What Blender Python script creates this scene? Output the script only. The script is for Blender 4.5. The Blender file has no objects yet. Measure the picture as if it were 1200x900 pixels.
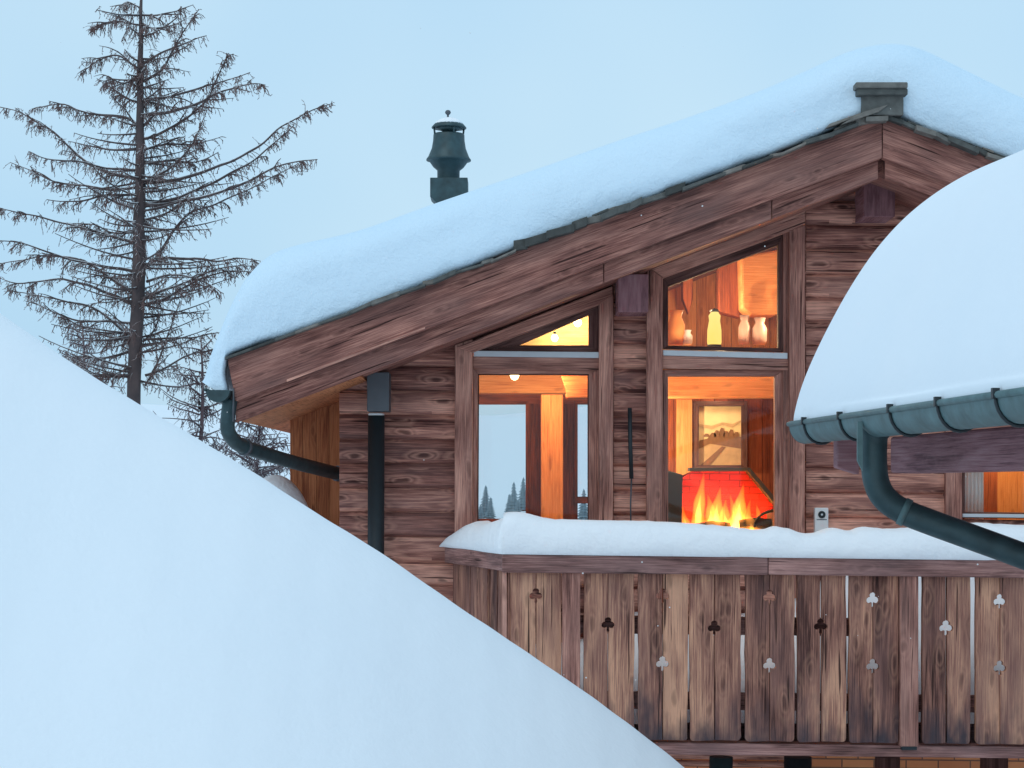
import bpy, bmesh, math, random
from mathutils import Vector, Matrix, noise
random.seed(7)
R = math.radians
sc = bpy.context.scene
col = sc.collection
# ------------------------------------------------------------------ camera
F = 2400.0; PPX, PPY = 600.0, 570.0; ROLL = 0.012
EYE = Vector((0, 0, 4.0))
CROT = Matrix.Rotation(R(90), 3, 'X') @ Matrix.Rotation(ROLL, 3, 'Z')
cd = bpy.data.cameras.new('camera'); cam = bpy.data.objects.new('camera', cd); col.objects.link(cam)
cam.location = EYE; cam.rotation_euler = CROT.to_euler()
cd.sensor_width = 36; cd.lens = 36 * F / 1200; cd.shift_y = (PPY - 450) / 1200; cd.clip_start = .1; cd.clip_end = 5000
sc.camera = cam
# ------------------------------------------------------------------ world and light
SUN_EL, SUN_ROT = 24, 200
w = bpy.data.worlds.new('World'); sc.world = w; w.use_nodes = True
nt = w.node_tree; bg = nt.nodes['Background']
sky = nt.nodes.new('ShaderNodeTexSky'); sky.sky_type = 'NISHITA'; sky.sun_disc = False
sky.sun_elevation = R(SUN_EL); sky.sun_rotation = R(SUN_ROT); sky.air_density = 1.0; sky.dust_density = 3.0; sky.ozone_density = 2.0
mx = nt.nodes.new('ShaderNodeMix'); mx.data_type = 'RGBA'; mx.inputs[0].default_value = .86   # overcast deck over the blue sky
mx.inputs[7].default_value = (4.55, 6.35, 7.55, 1)
ctc = nt.nodes.new('ShaderNodeTexCoord'); cnz = nt.nodes.new('ShaderNodeTexNoise'); cnz.inputs['Scale'].default_value = 5; cnz.inputs['Detail'].default_value = 2
crm = nt.nodes.new('ShaderNodeValToRGB'); crm.color_ramp.elements[0].position = .3; crm.color_ramp.elements[1].position = .7
crm.color_ramp.elements[0].color = (4.9, 7.5, 9.7, 1); crm.color_ramp.elements[1].color = (6.0, 8.3, 9.9, 1)
nt.links.new(ctc.outputs['Generated'], cnz.inputs[0]); nt.links.new(cnz.outputs[0], crm.inputs[0]); nt.links.new(crm.outputs[0], mx.inputs[7])
nt.links.new(sky.outputs[0], mx.inputs[6]); nt.links.new(mx.outputs[2], bg.inputs[0]); bg.inputs[1].default_value = .1
sd = bpy.data.lights.new('sun', 'SUN'); sun = bpy.data.objects.new('sun', sd); col.objects.link(sun)
sd.energy = .55; sd.angle = R(30); sd.color = (1, .93, .84)
sun.rotation_euler = (R(30), 0, R(-35))
sc.view_settings.view_transform = 'Standard'; sc.view_settings.look = 'None'; sc.view_settings.exposure = .03; sc.view_settings.gamma = 1

# ------------------------------------------------------------------ helpers
def P(px, py, Y):
    d = CROT @ Vector(((px - PPX) / F, -(py - PPY) / F, -1))
    return EYE + d * (Y / d.y)
WPOS = {}
def tag(o, label=None, cat=None, group=None, kind=None):
    if label: o['label'] = label
    if cat: o['category'] = cat
    if group: o['group'] = group
    if kind: o['kind'] = kind
    return o
def thing(name, loc, label, cat, group=None):
    o = bpy.data.objects.new(name, None); col.objects.link(o); o.location = loc; o.empty_display_size = .2
    WPOS[o.name] = Vector(loc); return tag(o, label, cat, group)
class MB:
    def __init__(s): s.v = []; s.f = []; s.uv = []; s.t = []; s.mi = []; s.sm = []
    def face(s, idx, uvs=None, t=.5, mi=0, sm=False):
        s.f.append(tuple(idx)); s.uv.append(uvs or [(0, 0)] * len(idx)); s.t.append(t); s.mi.append(mi); s.sm.append(sm)
    def gface(s, idx, g, off, t, mi=0, sm=False):        # uv in metres, u along the grain g
        p = [s.v[i] for i in idx]; n = Vector((0, 0, 0))
        for a in range(len(p)):
            n += p[a].cross(p[(a + 1) % len(p)])
        n = n.normalized() if n.length > 1e-9 else Vector((0, -1, 0))
        b1 = Yv.cross(g)
        if b1.length < .2: b1 = X.copy()
        b1.normalize(); b2 = g.cross(b1).normalized(); gg = g
        if abs(n.dot(g)) > .8: e = b1 * .1; gg = b2 * .5        # end grain
        else: e = b1 if abs(n.dot(b1)) < abs(n.dot(b2)) else b2
        s.face(idx, [(q.dot(gg) + off[0], q.dot(e) + off[1]) for q in p], t, mi, sm)
    def prism(s, poly, depth, g=None, t=None, mi=0):       # poly: world points of the front face; depth: extruded along +Y
        t = random.random() if t is None else t
        g = g or Vector((1, 0, 0)); off = (random.uniform(0, 60), random.uniform(0, 60))
        n = len(poly); b = len(s.v)
        ext = depth if isinstance(depth, Vector) else Vector((0, depth, 0))
        s.v += [Vector(p) for p in poly] + [Vector(p) + ext for p in poly]
        s.gface([b + i for i in range(n)], g, off, t, mi)
        s.gface([b + n + i for i in reversed(range(n))], g, off, t, mi)
        for i in range(n):
            j = (i + 1) % n
            s.gface([b + j, b + i, b + n + i, b + n + j], g, off, t, mi)
    def pxprism(s, pts, Y, depth, g=None, t=None, mi=0):
        s.prism([P(x, y, Y) for x, y in pts], depth, g, t, mi)
    def pxbox(s, x0, y0, x1, y1, Y, depth, g=None, t=None, mi=0):
        s.pxprism([(x0, y0), (x0, y1), (x1, y1), (x1, y0)], Y, depth, g, t, mi)
    def ring(s, outer, inner, Y, depth, t=None, mi=0):
        n = len(outer)
        for i in range(n):
            j = (i + 1) % n
            a, b = P(*outer[i], Y), P(*outer[j], Y)
            s.pxprism([outer[i], outer[j], inner[j], inner[i]], Y, depth, (b - a).normalized(), t, mi)
    def box(s, c, size, g=None, t=None, mi=0, rot=0):
        x, y, z = [q / 2 for q in size]; m = Matrix.Rotation(rot, 3, 'Z')
        pts = [Vector(c) + m @ Vector(q) for q in ((-x, -y, -z), (x, -y, -z), (x, -y, z), (-x, -y, z))]
        s.prism(pts, m @ Vector((0, 2 * y, 0)), m @ (g or Vector((1, 0, 0))), t, mi)
    def tube(s, pts, rad, n=8, t=.5, cap=True, mi=0, sm=True):
        rad = rad if hasattr(rad, '__len__') else [rad] * len(pts)
        b = len(s.v); prev = None
        for k, p in enumerate(pts):
            a = pts[max(k - 1, 0)]; c = pts[min(k + 1, len(pts) - 1)]
            d = (Vector(c) - Vector(a)).normalized()
            if prev is None: e = d.orthogonal().normalized()
            else:
                e = prev - d * prev.dot(d)
                e = e.normalized() if e.length > 1e-5 else d.orthogonal().normalized()
            prev = e; f = d.cross(e)
            for i in range(n):
                A = 2 * math.pi * i / n
                s.v.append(Vector(p) + (e * math.cos(A) + f * math.sin(A)) * rad[k])
        for k in range(len(pts) - 1):
            for i in range(n):
                j = (i + 1) % n
                s.face([b + k * n + i, b + k * n + j, b + (k + 1) * n + j, b + (k + 1) * n + i],
                       [(k * .1, i / n), (k * .1, (i + 1) / n), (k * .1 + .1, (i + 1) / n), (k * .1 + .1, i / n)], t, mi, sm)
        if cap:
            s.face([b + i for i in reversed(range(n))], None, t, mi)
            s.face([b + (len(pts) - 1) * n + i for i in range(n)], None, t, mi)
    def lathe(s, c, prof, n=24, t=.5, mi=0, ax=None):
        b = len(s.v)
        for r, z in prof:
            for i in range(n):
                A = 2 * math.pi * i / n; s.v.append(Vector(c) + Vector((r * math.cos(A), r * math.sin(A), z)))
        for k in range(len(prof) - 1):
            for i in range(n):
                j = (i + 1) % n; s.face([b + k * n + i, b + k * n + j, b + (k + 1) * n + j, b + (k + 1) * n + i], None, t, mi, True)
        s.face([b + i for i in reversed(range(n))], None, t, mi); s.face([b + (len(prof) - 1) * n + i for i in range(n)], None, t, mi)
    def grid(s, rows, t=.5, mi=0, sm=True, close=False):
        b = len(s.v); m = len(rows[0])
        for r in rows: s.v += [Vector(p) for p in r]
        for i in range(len(rows) - 1):
            for j in range(m - 1): s.face([b + i * m + j, b + i * m + j + 1, b + (i + 1) * m + j + 1, b + (i + 1) * m + j], None, t, mi, sm)
    def build(s, name, mat, parent=None, bevel=0, fixn=True):
        lo = Vector((min(p.x for p in s.v), min(p.y for p in s.v), min(p.z for p in s.v)))
        hi = Vector((max(p.x for p in s.v), max(p.y for p in s.v), max(p.z for p in s.v)))
        org = Vector(((lo.x + hi.x) / 2, (lo.y + hi.y) / 2, lo.z))
        me = bpy.data.meshes.new(name); me.from_pydata([p - org for p in s.v], [], s.f)
        ul = me.uv_layers.new(name='UVMap'); k = 0
        for fu in s.uv:
            for q in fu: ul.data[k].uv = q; k += 1
        at = me.attributes.new('tint', 'FLOAT', 'FACE'); at.data.foreach_set('value', s.t)
        me.polygons.foreach_set('material_index', s.mi); me.polygons.foreach_set('use_smooth', s.sm)
        for m in (mat if isinstance(mat, (list, tuple)) else [mat]): me.materials.append(m)
        if fixn:
            bm = bmesh.new(); bm.from_mesh(me); bmesh.ops.recalc_face_normals(bm, faces=bm.faces); bm.to_mesh(me); bm.free()
        me.update()
        o = bpy.data.objects.new(name, me); col.objects.link(o)
        WPOS[o.name] = org
        if parent is not None: o.parent = parent; o.location = org - WPOS[parent.name]
        else: o.location = org
        if bevel:
            bv = o.modifiers.new('bevel', 'BEVEL'); bv.width = bevel; bv.segments = 2; bv.limit_method = 'ANGLE'; bv.angle_limit = R(50)
        return o
X, Yv, Z = Vector((1, 0, 0)), Vector((0, 1, 0)), Vector((0, 0, 1))
def lerp(a, b, t): return a + (b - a) * t
def poly_at(pts, s):                     # y on a polyline at x = s
    for (x0, y0), (x1, y1) in zip(pts, pts[1:]):
        if x0 <= s <= x1: return lerp(y0, y1, (s - x0) / (x1 - x0))
    return pts[0][1] if s < pts[0][0] else pts[-1][1]
def catmull(pts, n):
    out = []; m = len(pts)
    for i in range(m - 1):
        p0, p1, p2, p3 = [Vector(pts[max(0, min(m - 1, i + k))]) for k in (-1, 0, 1, 2)]
        for k in range(n):
            t = k / n
            out.append(.5 * ((2 * p1) + (p2 - p0) * t + (2 * p0 - 5 * p1 + 4 * p2 - p3) * t * t + (3 * p1 - p0 - 3 * p2 + p3) * t ** 3))
    out.append(Vector(pts[-1])); return out

# ------------------------------------------------------------------ materials
def mat(name):
    m = bpy.data.materials.new(name); m.use_nodes = True
    return m, m.node_tree, m.node_tree.nodes['Principled BSDF']
def N(t, kind, **kw):
    n = t.nodes.new(kind)
    for k, v in kw.items():
        if k.startswith('i_'): n.inputs[k[2:]].default_value = v
        else: setattr(n, k, v)
    return n
def math_(t, op, a, b=None, clamp=False):
    n = t.nodes.new('ShaderNodeMath'); n.operation = op; n.use_clamp = clamp
    for i, q in enumerate((a, b)):
        if q is None: continue
        if isinstance(q, (int, float)): n.inputs[i].default_value = q
        else: t.links.new(q, n.inputs[i])
    return n.outputs[0]
def mixc(t, fac, a, b, blend='MIX'):
    n = t.nodes.new('ShaderNodeMix'); n.data_type = 'RGBA'; n.blend_type = blend
    for i, q in ((0, fac), (6, a), (7, b)):
        if isinstance(q, (int, float)): n.inputs[i].default_value = q
        elif isinstance(q, tuple): n.inputs[i].default_value = (*q, 1)
        else: t.links.new(q, n.inputs[i])
    return n.outputs[2]
def ramp(t, fac, stops):
    n = t.nodes.new('ShaderNodeValToRGB'); cr = n.color_ramp
    while len(cr.elements) < len(stops): cr.elements.new(.5)
    for e, (p, c) in zip(cr.elements, stops): e.position = p; e.color = (*c, 1) if len(c) == 3 else c
    t.links.new(fac, n.inputs[0]); return n.outputs[0]
def wood(name, dark, mid, light, grey=None, bump=.5, rough=.75, knots=1.0, contrast=1.0):
    tw_ = {'barge_wood': .86, 'picket_wood': .80, 'rail_wood': .82}.get(name, .93)
    if grey: dark, mid, light, grey = [(c[0] * 1.6 * tw_ * q_, c[1] * 1.17 * tw_ * q_, c[2] * 1.03 * tw_ * q_) for c, q_ in ((dark, .75), (mid, .97), (light, 1.1), (grey, .95))]
    m, t, b = mat(name)
    uv = N(t, 'ShaderNodeUVMap', uv_map='UVMap')
    def mp(sx, sy):
        n = N(t, 'ShaderNodeMapping'); n.inputs['Scale'].default_value = (sx, sy, 1); t.links.new(uv.outputs[0], n.inputs[0]); return n.outputs[0]
    fine = N(t, 'ShaderNodeTexNoise', i_Scale=1.0, i_Detail=8.0, i_Roughness=.72); t.links.new(mp(3.2, 120), fine.inputs[0])
    big = N(t, 'ShaderNodeTexNoise', i_Scale=1.0, i_Detail=3.0); t.links.new(mp(1.6, 7), big.inputs[0])
    # cathedral figure
    warp = N(t, 'ShaderNodeTexNoise', i_Scale=1.0, i_Detail=1.5); t.links.new(mp(.5, 4.2), warp.inputs[0])
    bands = math_(t, 'SINE', math_(t, 'MULTIPLY', warp.outputs[0], 60.0))
    bands = math_(t, 'MULTIPLY_ADD', bands, .5); t.nodes[-1].inputs[2].default_value = .5
    # knots
    wp = N(t, 'ShaderNodeTexNoise', i_Scale=1.0, i_Detail=2.0); t.links.new(mp(5, 9), wp.inputs[0])
    va = N(t, 'ShaderNodeVectorMath', operation='MULTIPLY_ADD'); t.links.new(wp.outputs['Color'], va.inputs[0]); va.inputs[1].default_value = (.35, .35, 0); t.links.new(mp(2.0, 6.0), va.inputs[2])
    vo = N(t, 'ShaderNodeTexVoronoi', i_Scale=1.0, i_Randomness=1.0); vo.voronoi_dimensions = '2D'; t.links.new(va.outputs[0], vo.inputs[0])
    kn = ramp(t, vo.outputs['Distance'], [(0.0, (1, 1, 1)), (.05, (.9, .9, .9)), (.12, (0, 0, 0))])
    fac = math_(t, 'ADD', math_(t, 'MULTIPLY', fine.outputs[0], 1.05), math_(t, 'MULTIPLY', bands, .07 * contrast))
    fac = math_(t, 'ADD', fac, math_(t, 'SUBTRACT', math_(t, 'MULTIPLY', math_(t, 'SUBTRACT', big.outputs[0], .5), .62 * contrast), .13))
    at = N(t, 'ShaderNodeAttribute', attribute_name='tint')
    fac = math_(t, 'ADD', fac, math_(t, 'MULTIPLY', math_(t, 'SUBTRACT', at.outputs['Fac'], .5), .26))
    c = ramp(t, fac, [(.22, dark), (.42, mid), (.66, light)])
    if grey:
        st = N(t, 'ShaderNodeTexNoise', i_Scale=1.0, i_Detail=4.0); t.links.new(mp(1.1, 3), st.inputs[0])
        c = mixc(t, math_(t, 'MULTIPLY', math_(t, 'SUBTRACT', st.outputs[0], .42, True), 3.0, True), c, mixc(t, .75, c, grey))
    # a halo of figure around the knots, then the dark knots, then drying cracks along the grain
    halo = ramp(t, vo.outputs['Distance'], [(.06, (0, 0, 0)), (.13, (1, 1, 1)), (.18, (0, 0, 0)), (.24, (.8, .8, .8)), (.33, (0, 0, 0))])
    c = mixc(t, math_(t, 'MULTIPLY', halo, .32 * knots), c, light)
    c = mixc(t, math_(t, 'MULTIPLY', kn, .6 * knots), c, tuple(q * .4 for q in dark))
    ck = N(t, 'ShaderNodeTexNoise', i_Scale=1.0, i_Detail=2.0); t.links.new(mp(1.3, 42), ck.inputs[0])
    crk = ramp(t, ck.outputs[0], [(.30, (1, 1, 1)), (.345, (0, 0, 0))])
    c = mixc(t, math_(t, 'MULTIPLY', crk, .9 if grey else .2), c, tuple(q * .5 for q in dark))
    t.links.new(c, b.inputs['Base Color']); b.inputs['Roughness'].default_value = rough
    b.inputs['Specular IOR Level'].default_value = .25
    h = math_(t, 'ADD', fine.outputs[0], math_(t, 'MULTIPLY', bands, .25))
    h = math_(t, 'SUBTRACT', h, math_(t, 'MULTIPLY', kn, .4)); h = math_(t, 'SUBTRACT', h, crk)
    bp = N(t, 'ShaderNodeBump', i_Strength=bump, i_Distance=.012); t.links.new(h, bp.inputs['Height']); t.links.new(bp.outputs[0], b.inputs['Normal'])
    return m
def snow(name, colr=(.88, .93, .97), bump=.25, scale=9, rough=.9, gran=.0):
    m, t, b = mat(name)
    tc = N(t, 'ShaderNodeTexCoord')
    n1 = N(t, 'ShaderNodeTexNoise', i_Scale=float(scale), i_Detail=6.0, i_Roughness=.6); t.links.new(tc.outputs['Object'], n1.inputs[0])
    n2 = N(t, 'ShaderNodeTexNoise', i_Scale=70.0, i_Detail=3.0); t.links.new(tc.outputs['Object'], n2.inputs[0])
    n3 = N(t, 'ShaderNodeTexNoise', i_Scale=1.3, i_Detail=3.0); t.links.new(tc.outputs['Object'], n3.inputs[0])
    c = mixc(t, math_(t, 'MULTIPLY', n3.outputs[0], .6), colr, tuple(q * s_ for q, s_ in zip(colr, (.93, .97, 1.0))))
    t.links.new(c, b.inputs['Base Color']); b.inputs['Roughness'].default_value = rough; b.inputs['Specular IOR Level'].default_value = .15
    b.inputs['Subsurface Weight'].default_value = .0
    h = math_(t, 'ADD', n1.outputs[0], math_(t, 'MULTIPLY', n2.outputs[0], .07 + gran))
    bp = N(t, 'ShaderNodeBump', i_Strength=bump, i_Distance=.06); t.links.new(h, bp.inputs['Height']); t.links.new(bp.outputs[0], b.inputs['Normal'])
    return m
def plain(name, c, rough=.5, metal=0, nscale=14, var=.25, bump=.1, emit=None, es=0):
    m, t, b = mat(name)
    tc = N(t, 'ShaderNodeTexCoord'); n1 = N(t, 'ShaderNodeTexNoise', i_Scale=float(nscale), i_Detail=5.0); t.links.new(tc.outputs['Object'], n1.inputs[0])
    cc = mixc(t, n1.outputs[0], tuple(q * (1 - var) for q in c), tuple(min(1, q * (1 + var)) for q in c))
    t.links.new(cc, b.inputs['Base Color']); b.inputs['Roughness'].default_value = rough; b.inputs['Metallic'].default_value = metal
    bp = N(t, 'ShaderNodeBump', i_Strength=bump, i_Distance=.01); t.links.new(n1.outputs[0], bp.inputs['Height']); t.links.new(bp.outputs[0], b.inputs['Normal'])
    if emit: b.inputs['Emission Color'].default_value = (*emit, 1); b.inputs['Emission Strength'].default_value = es
    return m
M = {}
M['siding'] = wood('weathered_siding', (.085, .042, .042), (.29, .165, .145), (.62, .43, .36), grey=(.22, .155, .155), bump=.9, contrast=1.25)
M['beam'] = wood('barge_wood', (.08, .04, .04), (.235, .13, .118), (.46, .30, .26), grey=(.18, .135, .135), bump=.8, knots=.5)
M['post'] = wood('post_wood', (.09, .048, .045), (.29, .175, .155), (.52, .37, .32), grey=(.24, .18, .17), bump=.7, knots=.5)
M['picket'] = wood('picket_wood', (.085, .045, .042), (.29, .175, .145), (.56, .40, .29), grey=(.20, .14, .14), bump=.9, knots=.6, contrast=1.2)
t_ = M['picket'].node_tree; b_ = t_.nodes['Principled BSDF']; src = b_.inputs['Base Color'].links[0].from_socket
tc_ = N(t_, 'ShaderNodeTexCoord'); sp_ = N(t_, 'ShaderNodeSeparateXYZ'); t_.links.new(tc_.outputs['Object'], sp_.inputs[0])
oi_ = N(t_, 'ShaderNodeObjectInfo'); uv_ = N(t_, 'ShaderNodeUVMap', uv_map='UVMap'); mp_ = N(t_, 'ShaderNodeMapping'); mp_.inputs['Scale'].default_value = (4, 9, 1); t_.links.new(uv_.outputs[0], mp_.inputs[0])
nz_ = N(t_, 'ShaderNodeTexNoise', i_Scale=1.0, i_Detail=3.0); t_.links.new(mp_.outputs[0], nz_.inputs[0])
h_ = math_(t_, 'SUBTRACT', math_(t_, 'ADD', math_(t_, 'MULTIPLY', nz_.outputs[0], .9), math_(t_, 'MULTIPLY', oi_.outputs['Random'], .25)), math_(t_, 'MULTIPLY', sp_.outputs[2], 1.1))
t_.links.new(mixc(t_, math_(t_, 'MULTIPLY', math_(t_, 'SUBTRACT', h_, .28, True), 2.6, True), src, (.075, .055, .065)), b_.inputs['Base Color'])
M['rail'] = wood('rail_wood', (.08, .048, .048), (.22, .145, .145), (.42, .31, .31), grey=(.19, .16, .18), bump=.8, knots=.4)
M['frame'] = wood('window_frame_wood', (.05, .02, .018), (.15, .07, .06), (.30, .16, .135), bump=.3, knots=.2)
M['purple'] = wood('eave_wood', (.14, .06, .07), (.32, .155, .17), (.44, .26, .27), bump=.5, knots=.3)
M['pine'] = wood('orange_pine', (.32, .10, .035), (.62, .235, .075), (.78, .36, .14), bump=.3, knots=.5, contrast=.7)
M['pine_light'] = wood('yellow_pine', (.6, .34, .10), (.82, .55, .20), (.9, .68, .32), bump=.3, knots=.3, contrast=.5)
M['pine_out'] = wood('weathered_orange_pine', (.25, .07, .03), (.55, .20, .085), (.70, .29, .14), bump=.4, knots=.7, contrast=.8)
M['pine_dark'] = wood('red_brown_pine', (.10, .022, .012), (.26, .065, .026), (.42, .12, .045), bump=.3, knots=.4, contrast=.7)
M['snow'] = snow('snow', colr=(.93, .93, .95), bump=.4); M['snow_roof'] = snow('roof_snow_shade_tint', colr=(.69, .835, .95), bump=.6, scale=4.0, gran=.05); M['snow_near'] = snow('near_snow', colr=(.86, .90, .945), bump=.2, scale=2.2, gran=.0)  # roof snow tinted darker and bluer to carry the shade on its front face
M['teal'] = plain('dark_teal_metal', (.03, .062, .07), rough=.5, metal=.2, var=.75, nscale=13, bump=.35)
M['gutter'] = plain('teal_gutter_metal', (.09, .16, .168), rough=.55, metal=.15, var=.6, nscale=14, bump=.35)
M['black'] = plain('black_metal', (.02, .028, .033), rough=.5, metal=.2)
M['slate'] = plain('roof_slate', (.115, .115, .115), rough=.8, var=.7, nscale=16, bump=.9)
t_ = M['slate'].node_tree; b_ = t_.nodes['Principled BSDF']; src = b_.inputs['Base Color'].links[0].from_socket
at_ = N(t_, 'ShaderNodeAttribute', attribute_name='tint'); g_ = ramp(t_, at_.outputs['Fac'], [(0, (.35, .38, .36)), (.55, (.9, .95, .9)), (1, (2.0, 1.8, 1.6))])
t_.links.new(mixc(t_, 1.0, src, g_, 'MULTIPLY'), b_.inputs['Base Color'])
M['steel'] = plain('grey_sheet_metal', (.10, .11, .125), rough=.5, metal=.4, nscale=6)
M['white'] = plain('white_plastic', (.8, .8, .8), rough=.35, var=.03)
M['flash'] = plain('pale_flashing', (.62, .66, .70), rough=.5, var=.1)
M['pink'] = plain('pale_reflection', (.55, .36, .30), rough=.4, var=.15)
M['curtain'] = plain('white_curtain', (.85, .88, .88), rough=.9, var=.03)
M['dark'] = plain('charcoal', (.03, .035, .04), rough=.6)
def glass():
    m = bpy.data.materials.new('window_glass'); m.use_nodes = True; t = m.node_tree; t.nodes.clear()
    o = N(t, 'ShaderNodeOutputMaterial'); tr = N(t, 'ShaderNodeBsdfTransparent'); gl = N(t, 'ShaderNodeBsdfGlossy', i_Roughness=.02)
    tr.inputs[0].default_value = (.95, .96, .96, 1)
    fr = N(t, 'ShaderNodeFresnel', i_IOR=1.5); mx = N(t, 'ShaderNodeMixShader')
    t.links.new(math_(t, 'MULTIPLY', fr.outputs[0], .55, True), mx.inputs[0]); t.links.new(tr.outputs[0], mx.inputs[1]); t.links.new(gl.outputs[0], mx.inputs[2]); t.links.new(mx.outputs[0], o.inputs[0])
    return m
M['glass'] = glass()
def stone():
    m, t, b = mat('warm_stone'); tc = N(t, 'ShaderNodeTexCoord'); mp = N(t, 'ShaderNodeMapping'); mp.inputs['Rotation'].default_value = (R(90), 0, 0)
    t.links.new(tc.outputs['Object'], mp.inputs[0])
    br = N(t, 'ShaderNodeTexBrick', i_Scale=1.0); br.inputs['Brick Width'].default_value = .24; br.inputs['Row Height'].default_value = .065; br.inputs['Mortar Size'].default_value = .005
    br.inputs['Color1'].default_value = (.92, .36, .15, 1); br.inputs['Color2'].default_value = (.70, .22, .09, 1); br.inputs['Mortar'].default_value = (.25, .12, .08, 1)
    t.links.new(mp.outputs[0], br.inputs[0]); t.links.new(br.outputs[0], b.inputs['Base Color']); b.inputs['Roughness'].default_value = .8
    bp = N(t, 'ShaderNodeBump', i_Strength=.6, i_Distance=.02); t.links.new(br.outputs['Fac'], bp.inputs['Height']); bp.invert = True; t.links.new(bp.outputs[0], b.inputs['Normal'])
    return m
M['stone'] = stone()
def firebrick():
    m, t, b = mat('red_firebrick'); tc = N(t, 'ShaderNodeTexCoord'); mp = N(t, 'ShaderNodeMapping'); mp.inputs['Rotation'].default_value = (R(90), 0, 0)
    t.links.new(tc.outputs['Object'], mp.inputs[0])
    br = N(t, 'ShaderNodeTexBrick', i_Scale=1.0); br.inputs['Brick Width'].default_value = .17; br.inputs['Row Height'].default_value = .055; br.inputs['Mortar Size'].default_value = .005
    br.inputs['Color1'].default_value = (.50, .012, .014, 1); br.inputs['Color2'].default_value = (.26, .008, .01, 1); br.inputs['Mortar'].default_value = (.13, .004, .006, 1)
    t.links.new(mp.outputs[0], br.inputs[0]); t.links.new(br.outputs[0], b.inputs['Base Color']); b.inputs['Roughness'].default_value = .9
    return m
M['firebrick'] = firebrick()
def emis(name, c0, c1, s, h):
    m = bpy.data.materials.new(name); m.use_nodes = True; t = m.node_tree; t.nodes.clear()
    o = N(t, 'ShaderNodeOutputMaterial'); e = N(t, 'ShaderNodeEmission', i_Strength=s); tc = N(t, 'ShaderNodeTexCoord'); sp = N(t, 'ShaderNodeSeparateXYZ')
    nz = N(t, 'ShaderNodeTexNoise', i_Scale=14.0, i_Detail=3.0); t.links.new(tc.outputs['Object'], nz.inputs[0])
    t.links.new(tc.outputs['Object'], sp.inputs[0])
    f = math_(t, 'ADD', math_(t, 'DIVIDE', sp.outputs[2], h), math_(t, 'MULTIPLY', math_(t, 'SUBTRACT', nz.outputs[0], .5), .8), True)
    t.links.new(ramp(t, f, [(0, c0), (.45, tuple(lerp(a, b_, .4) for a, b_ in zip(c0, c1))), (1, c1)]), e.inputs[0]); t.links.new(e.outputs[0], o.inputs[0])
    return m
def flamevol(name, c, st):
    m = bpy.data.materials.new(name); m.use_nodes = True; t = m.node_tree; t.nodes.clear()
    o = N(t, 'ShaderNodeOutputMaterial'); e = N(t, 'ShaderNodeEmission', i_Strength=float(st)); e.inputs[0].default_value = (*c, 1)
    t.links.new(e.outputs[0], o.inputs['Volume']); return m
M['flame'] = flamevol('flame', (1, .30, .03), 17); M['flame_core'] = flamevol('flame_core', (1, .60, .10), 34)
M['bulb'] = emis('lamp_glow', (1, .72, .36), (1, .72, .36), 9, 1)
M['shade'] = emis('lit_lamp_shade', (1, .66, .14), (1, .74, .22), 1.3, .3)
def barkmat(name, dark, light, sn):
    m, t, b = mat(name); tc = N(t, 'ShaderNodeTexCoord'); n1 = N(t, 'ShaderNodeTexNoise', i_Scale=6.0, i_Detail=5.0); t.links.new(tc.outputs['Object'], n1.inputs[0])
    c = mixc(t, n1.outputs[0], dark, light)
    ge = N(t, 'ShaderNodeNewGeometry'); sp = N(t, 'ShaderNodeSeparateXYZ'); t.links.new(ge.outputs['Normal'], sp.inputs[0])
    n2 = N(t, 'ShaderNodeTexNoise', i_Scale=2.2, i_Detail=3.0); t.links.new(tc.outputs['Object'], n2.inputs[0])
    f = math_(t, 'MULTIPLY', math_(t, 'SUBTRACT', sp.outputs[2], .45, True), 3.0, True)      # snow lying on the upward sides
    f = math_(t, 'MULTIPLY', f, math_(t, 'MULTIPLY', math_(t, 'SUBTRACT', n2.outputs[0], sn, True), 8.0, True))
    t.links.new(mixc(t, f, c, (.85, .9, .95)), b.inputs['Base Color']); b.inputs['Roughness'].default_value = .9
    return m
M['bark'] = barkmat('larch_bark', (.035, .032, .038), (.15, .105, .10), .42)
M['twig'] = barkmat('larch_twig', (.07, .05, .052), (.25, .145, .13), .42)
M['bark2'] = barkmat('far_bark', (.07, .05, .06), (.17, .11, .12), .45)
M['needle'] = plain('haze_pale_needles', (.20, .27, .31), rough=.9, var=.5)  # needle colour paled and blued to paint in distance haze

# ------------------------------------------------------------------ setting: ground, hills, snow bank
g = MB(); rows = []
for j in range(25):
    y = -60 + j * 8
    rows.append([Vector((-120 + i * 8, y, .25 * noise.noise(Vector((i * .4, j * .4, 0))))) for i in range(31)])
g.grid(rows); tag(g.build('ground', M['snow']), kind='structure')
def hill_z(x, y):
    s = min(1, max(0, (y - 30) / 14)); s = s * s * (3 - 2 * s)
    return s * (3.3 + (y - 44) * .028 + 1.2 * noise.noise(Vector((x * .02, y * .02, 3))) + max(0, y - 100) * .012 * (1 + noise.noise(Vector((x * .008, y * .004, 9))))) - .5
g = MB(); rows = []
for j in range(46):
    y = 28 + 2.0 * j + (j ** 2) * .35
    rows.append([Vector((q * (1 + j * .12), y, hill_z(q * (1 + j * .12), y))) for q in range(-60, 61, 3)])
g.grid(rows); tag(g.build('hills', M['snow_near']), kind='structure')

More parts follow.
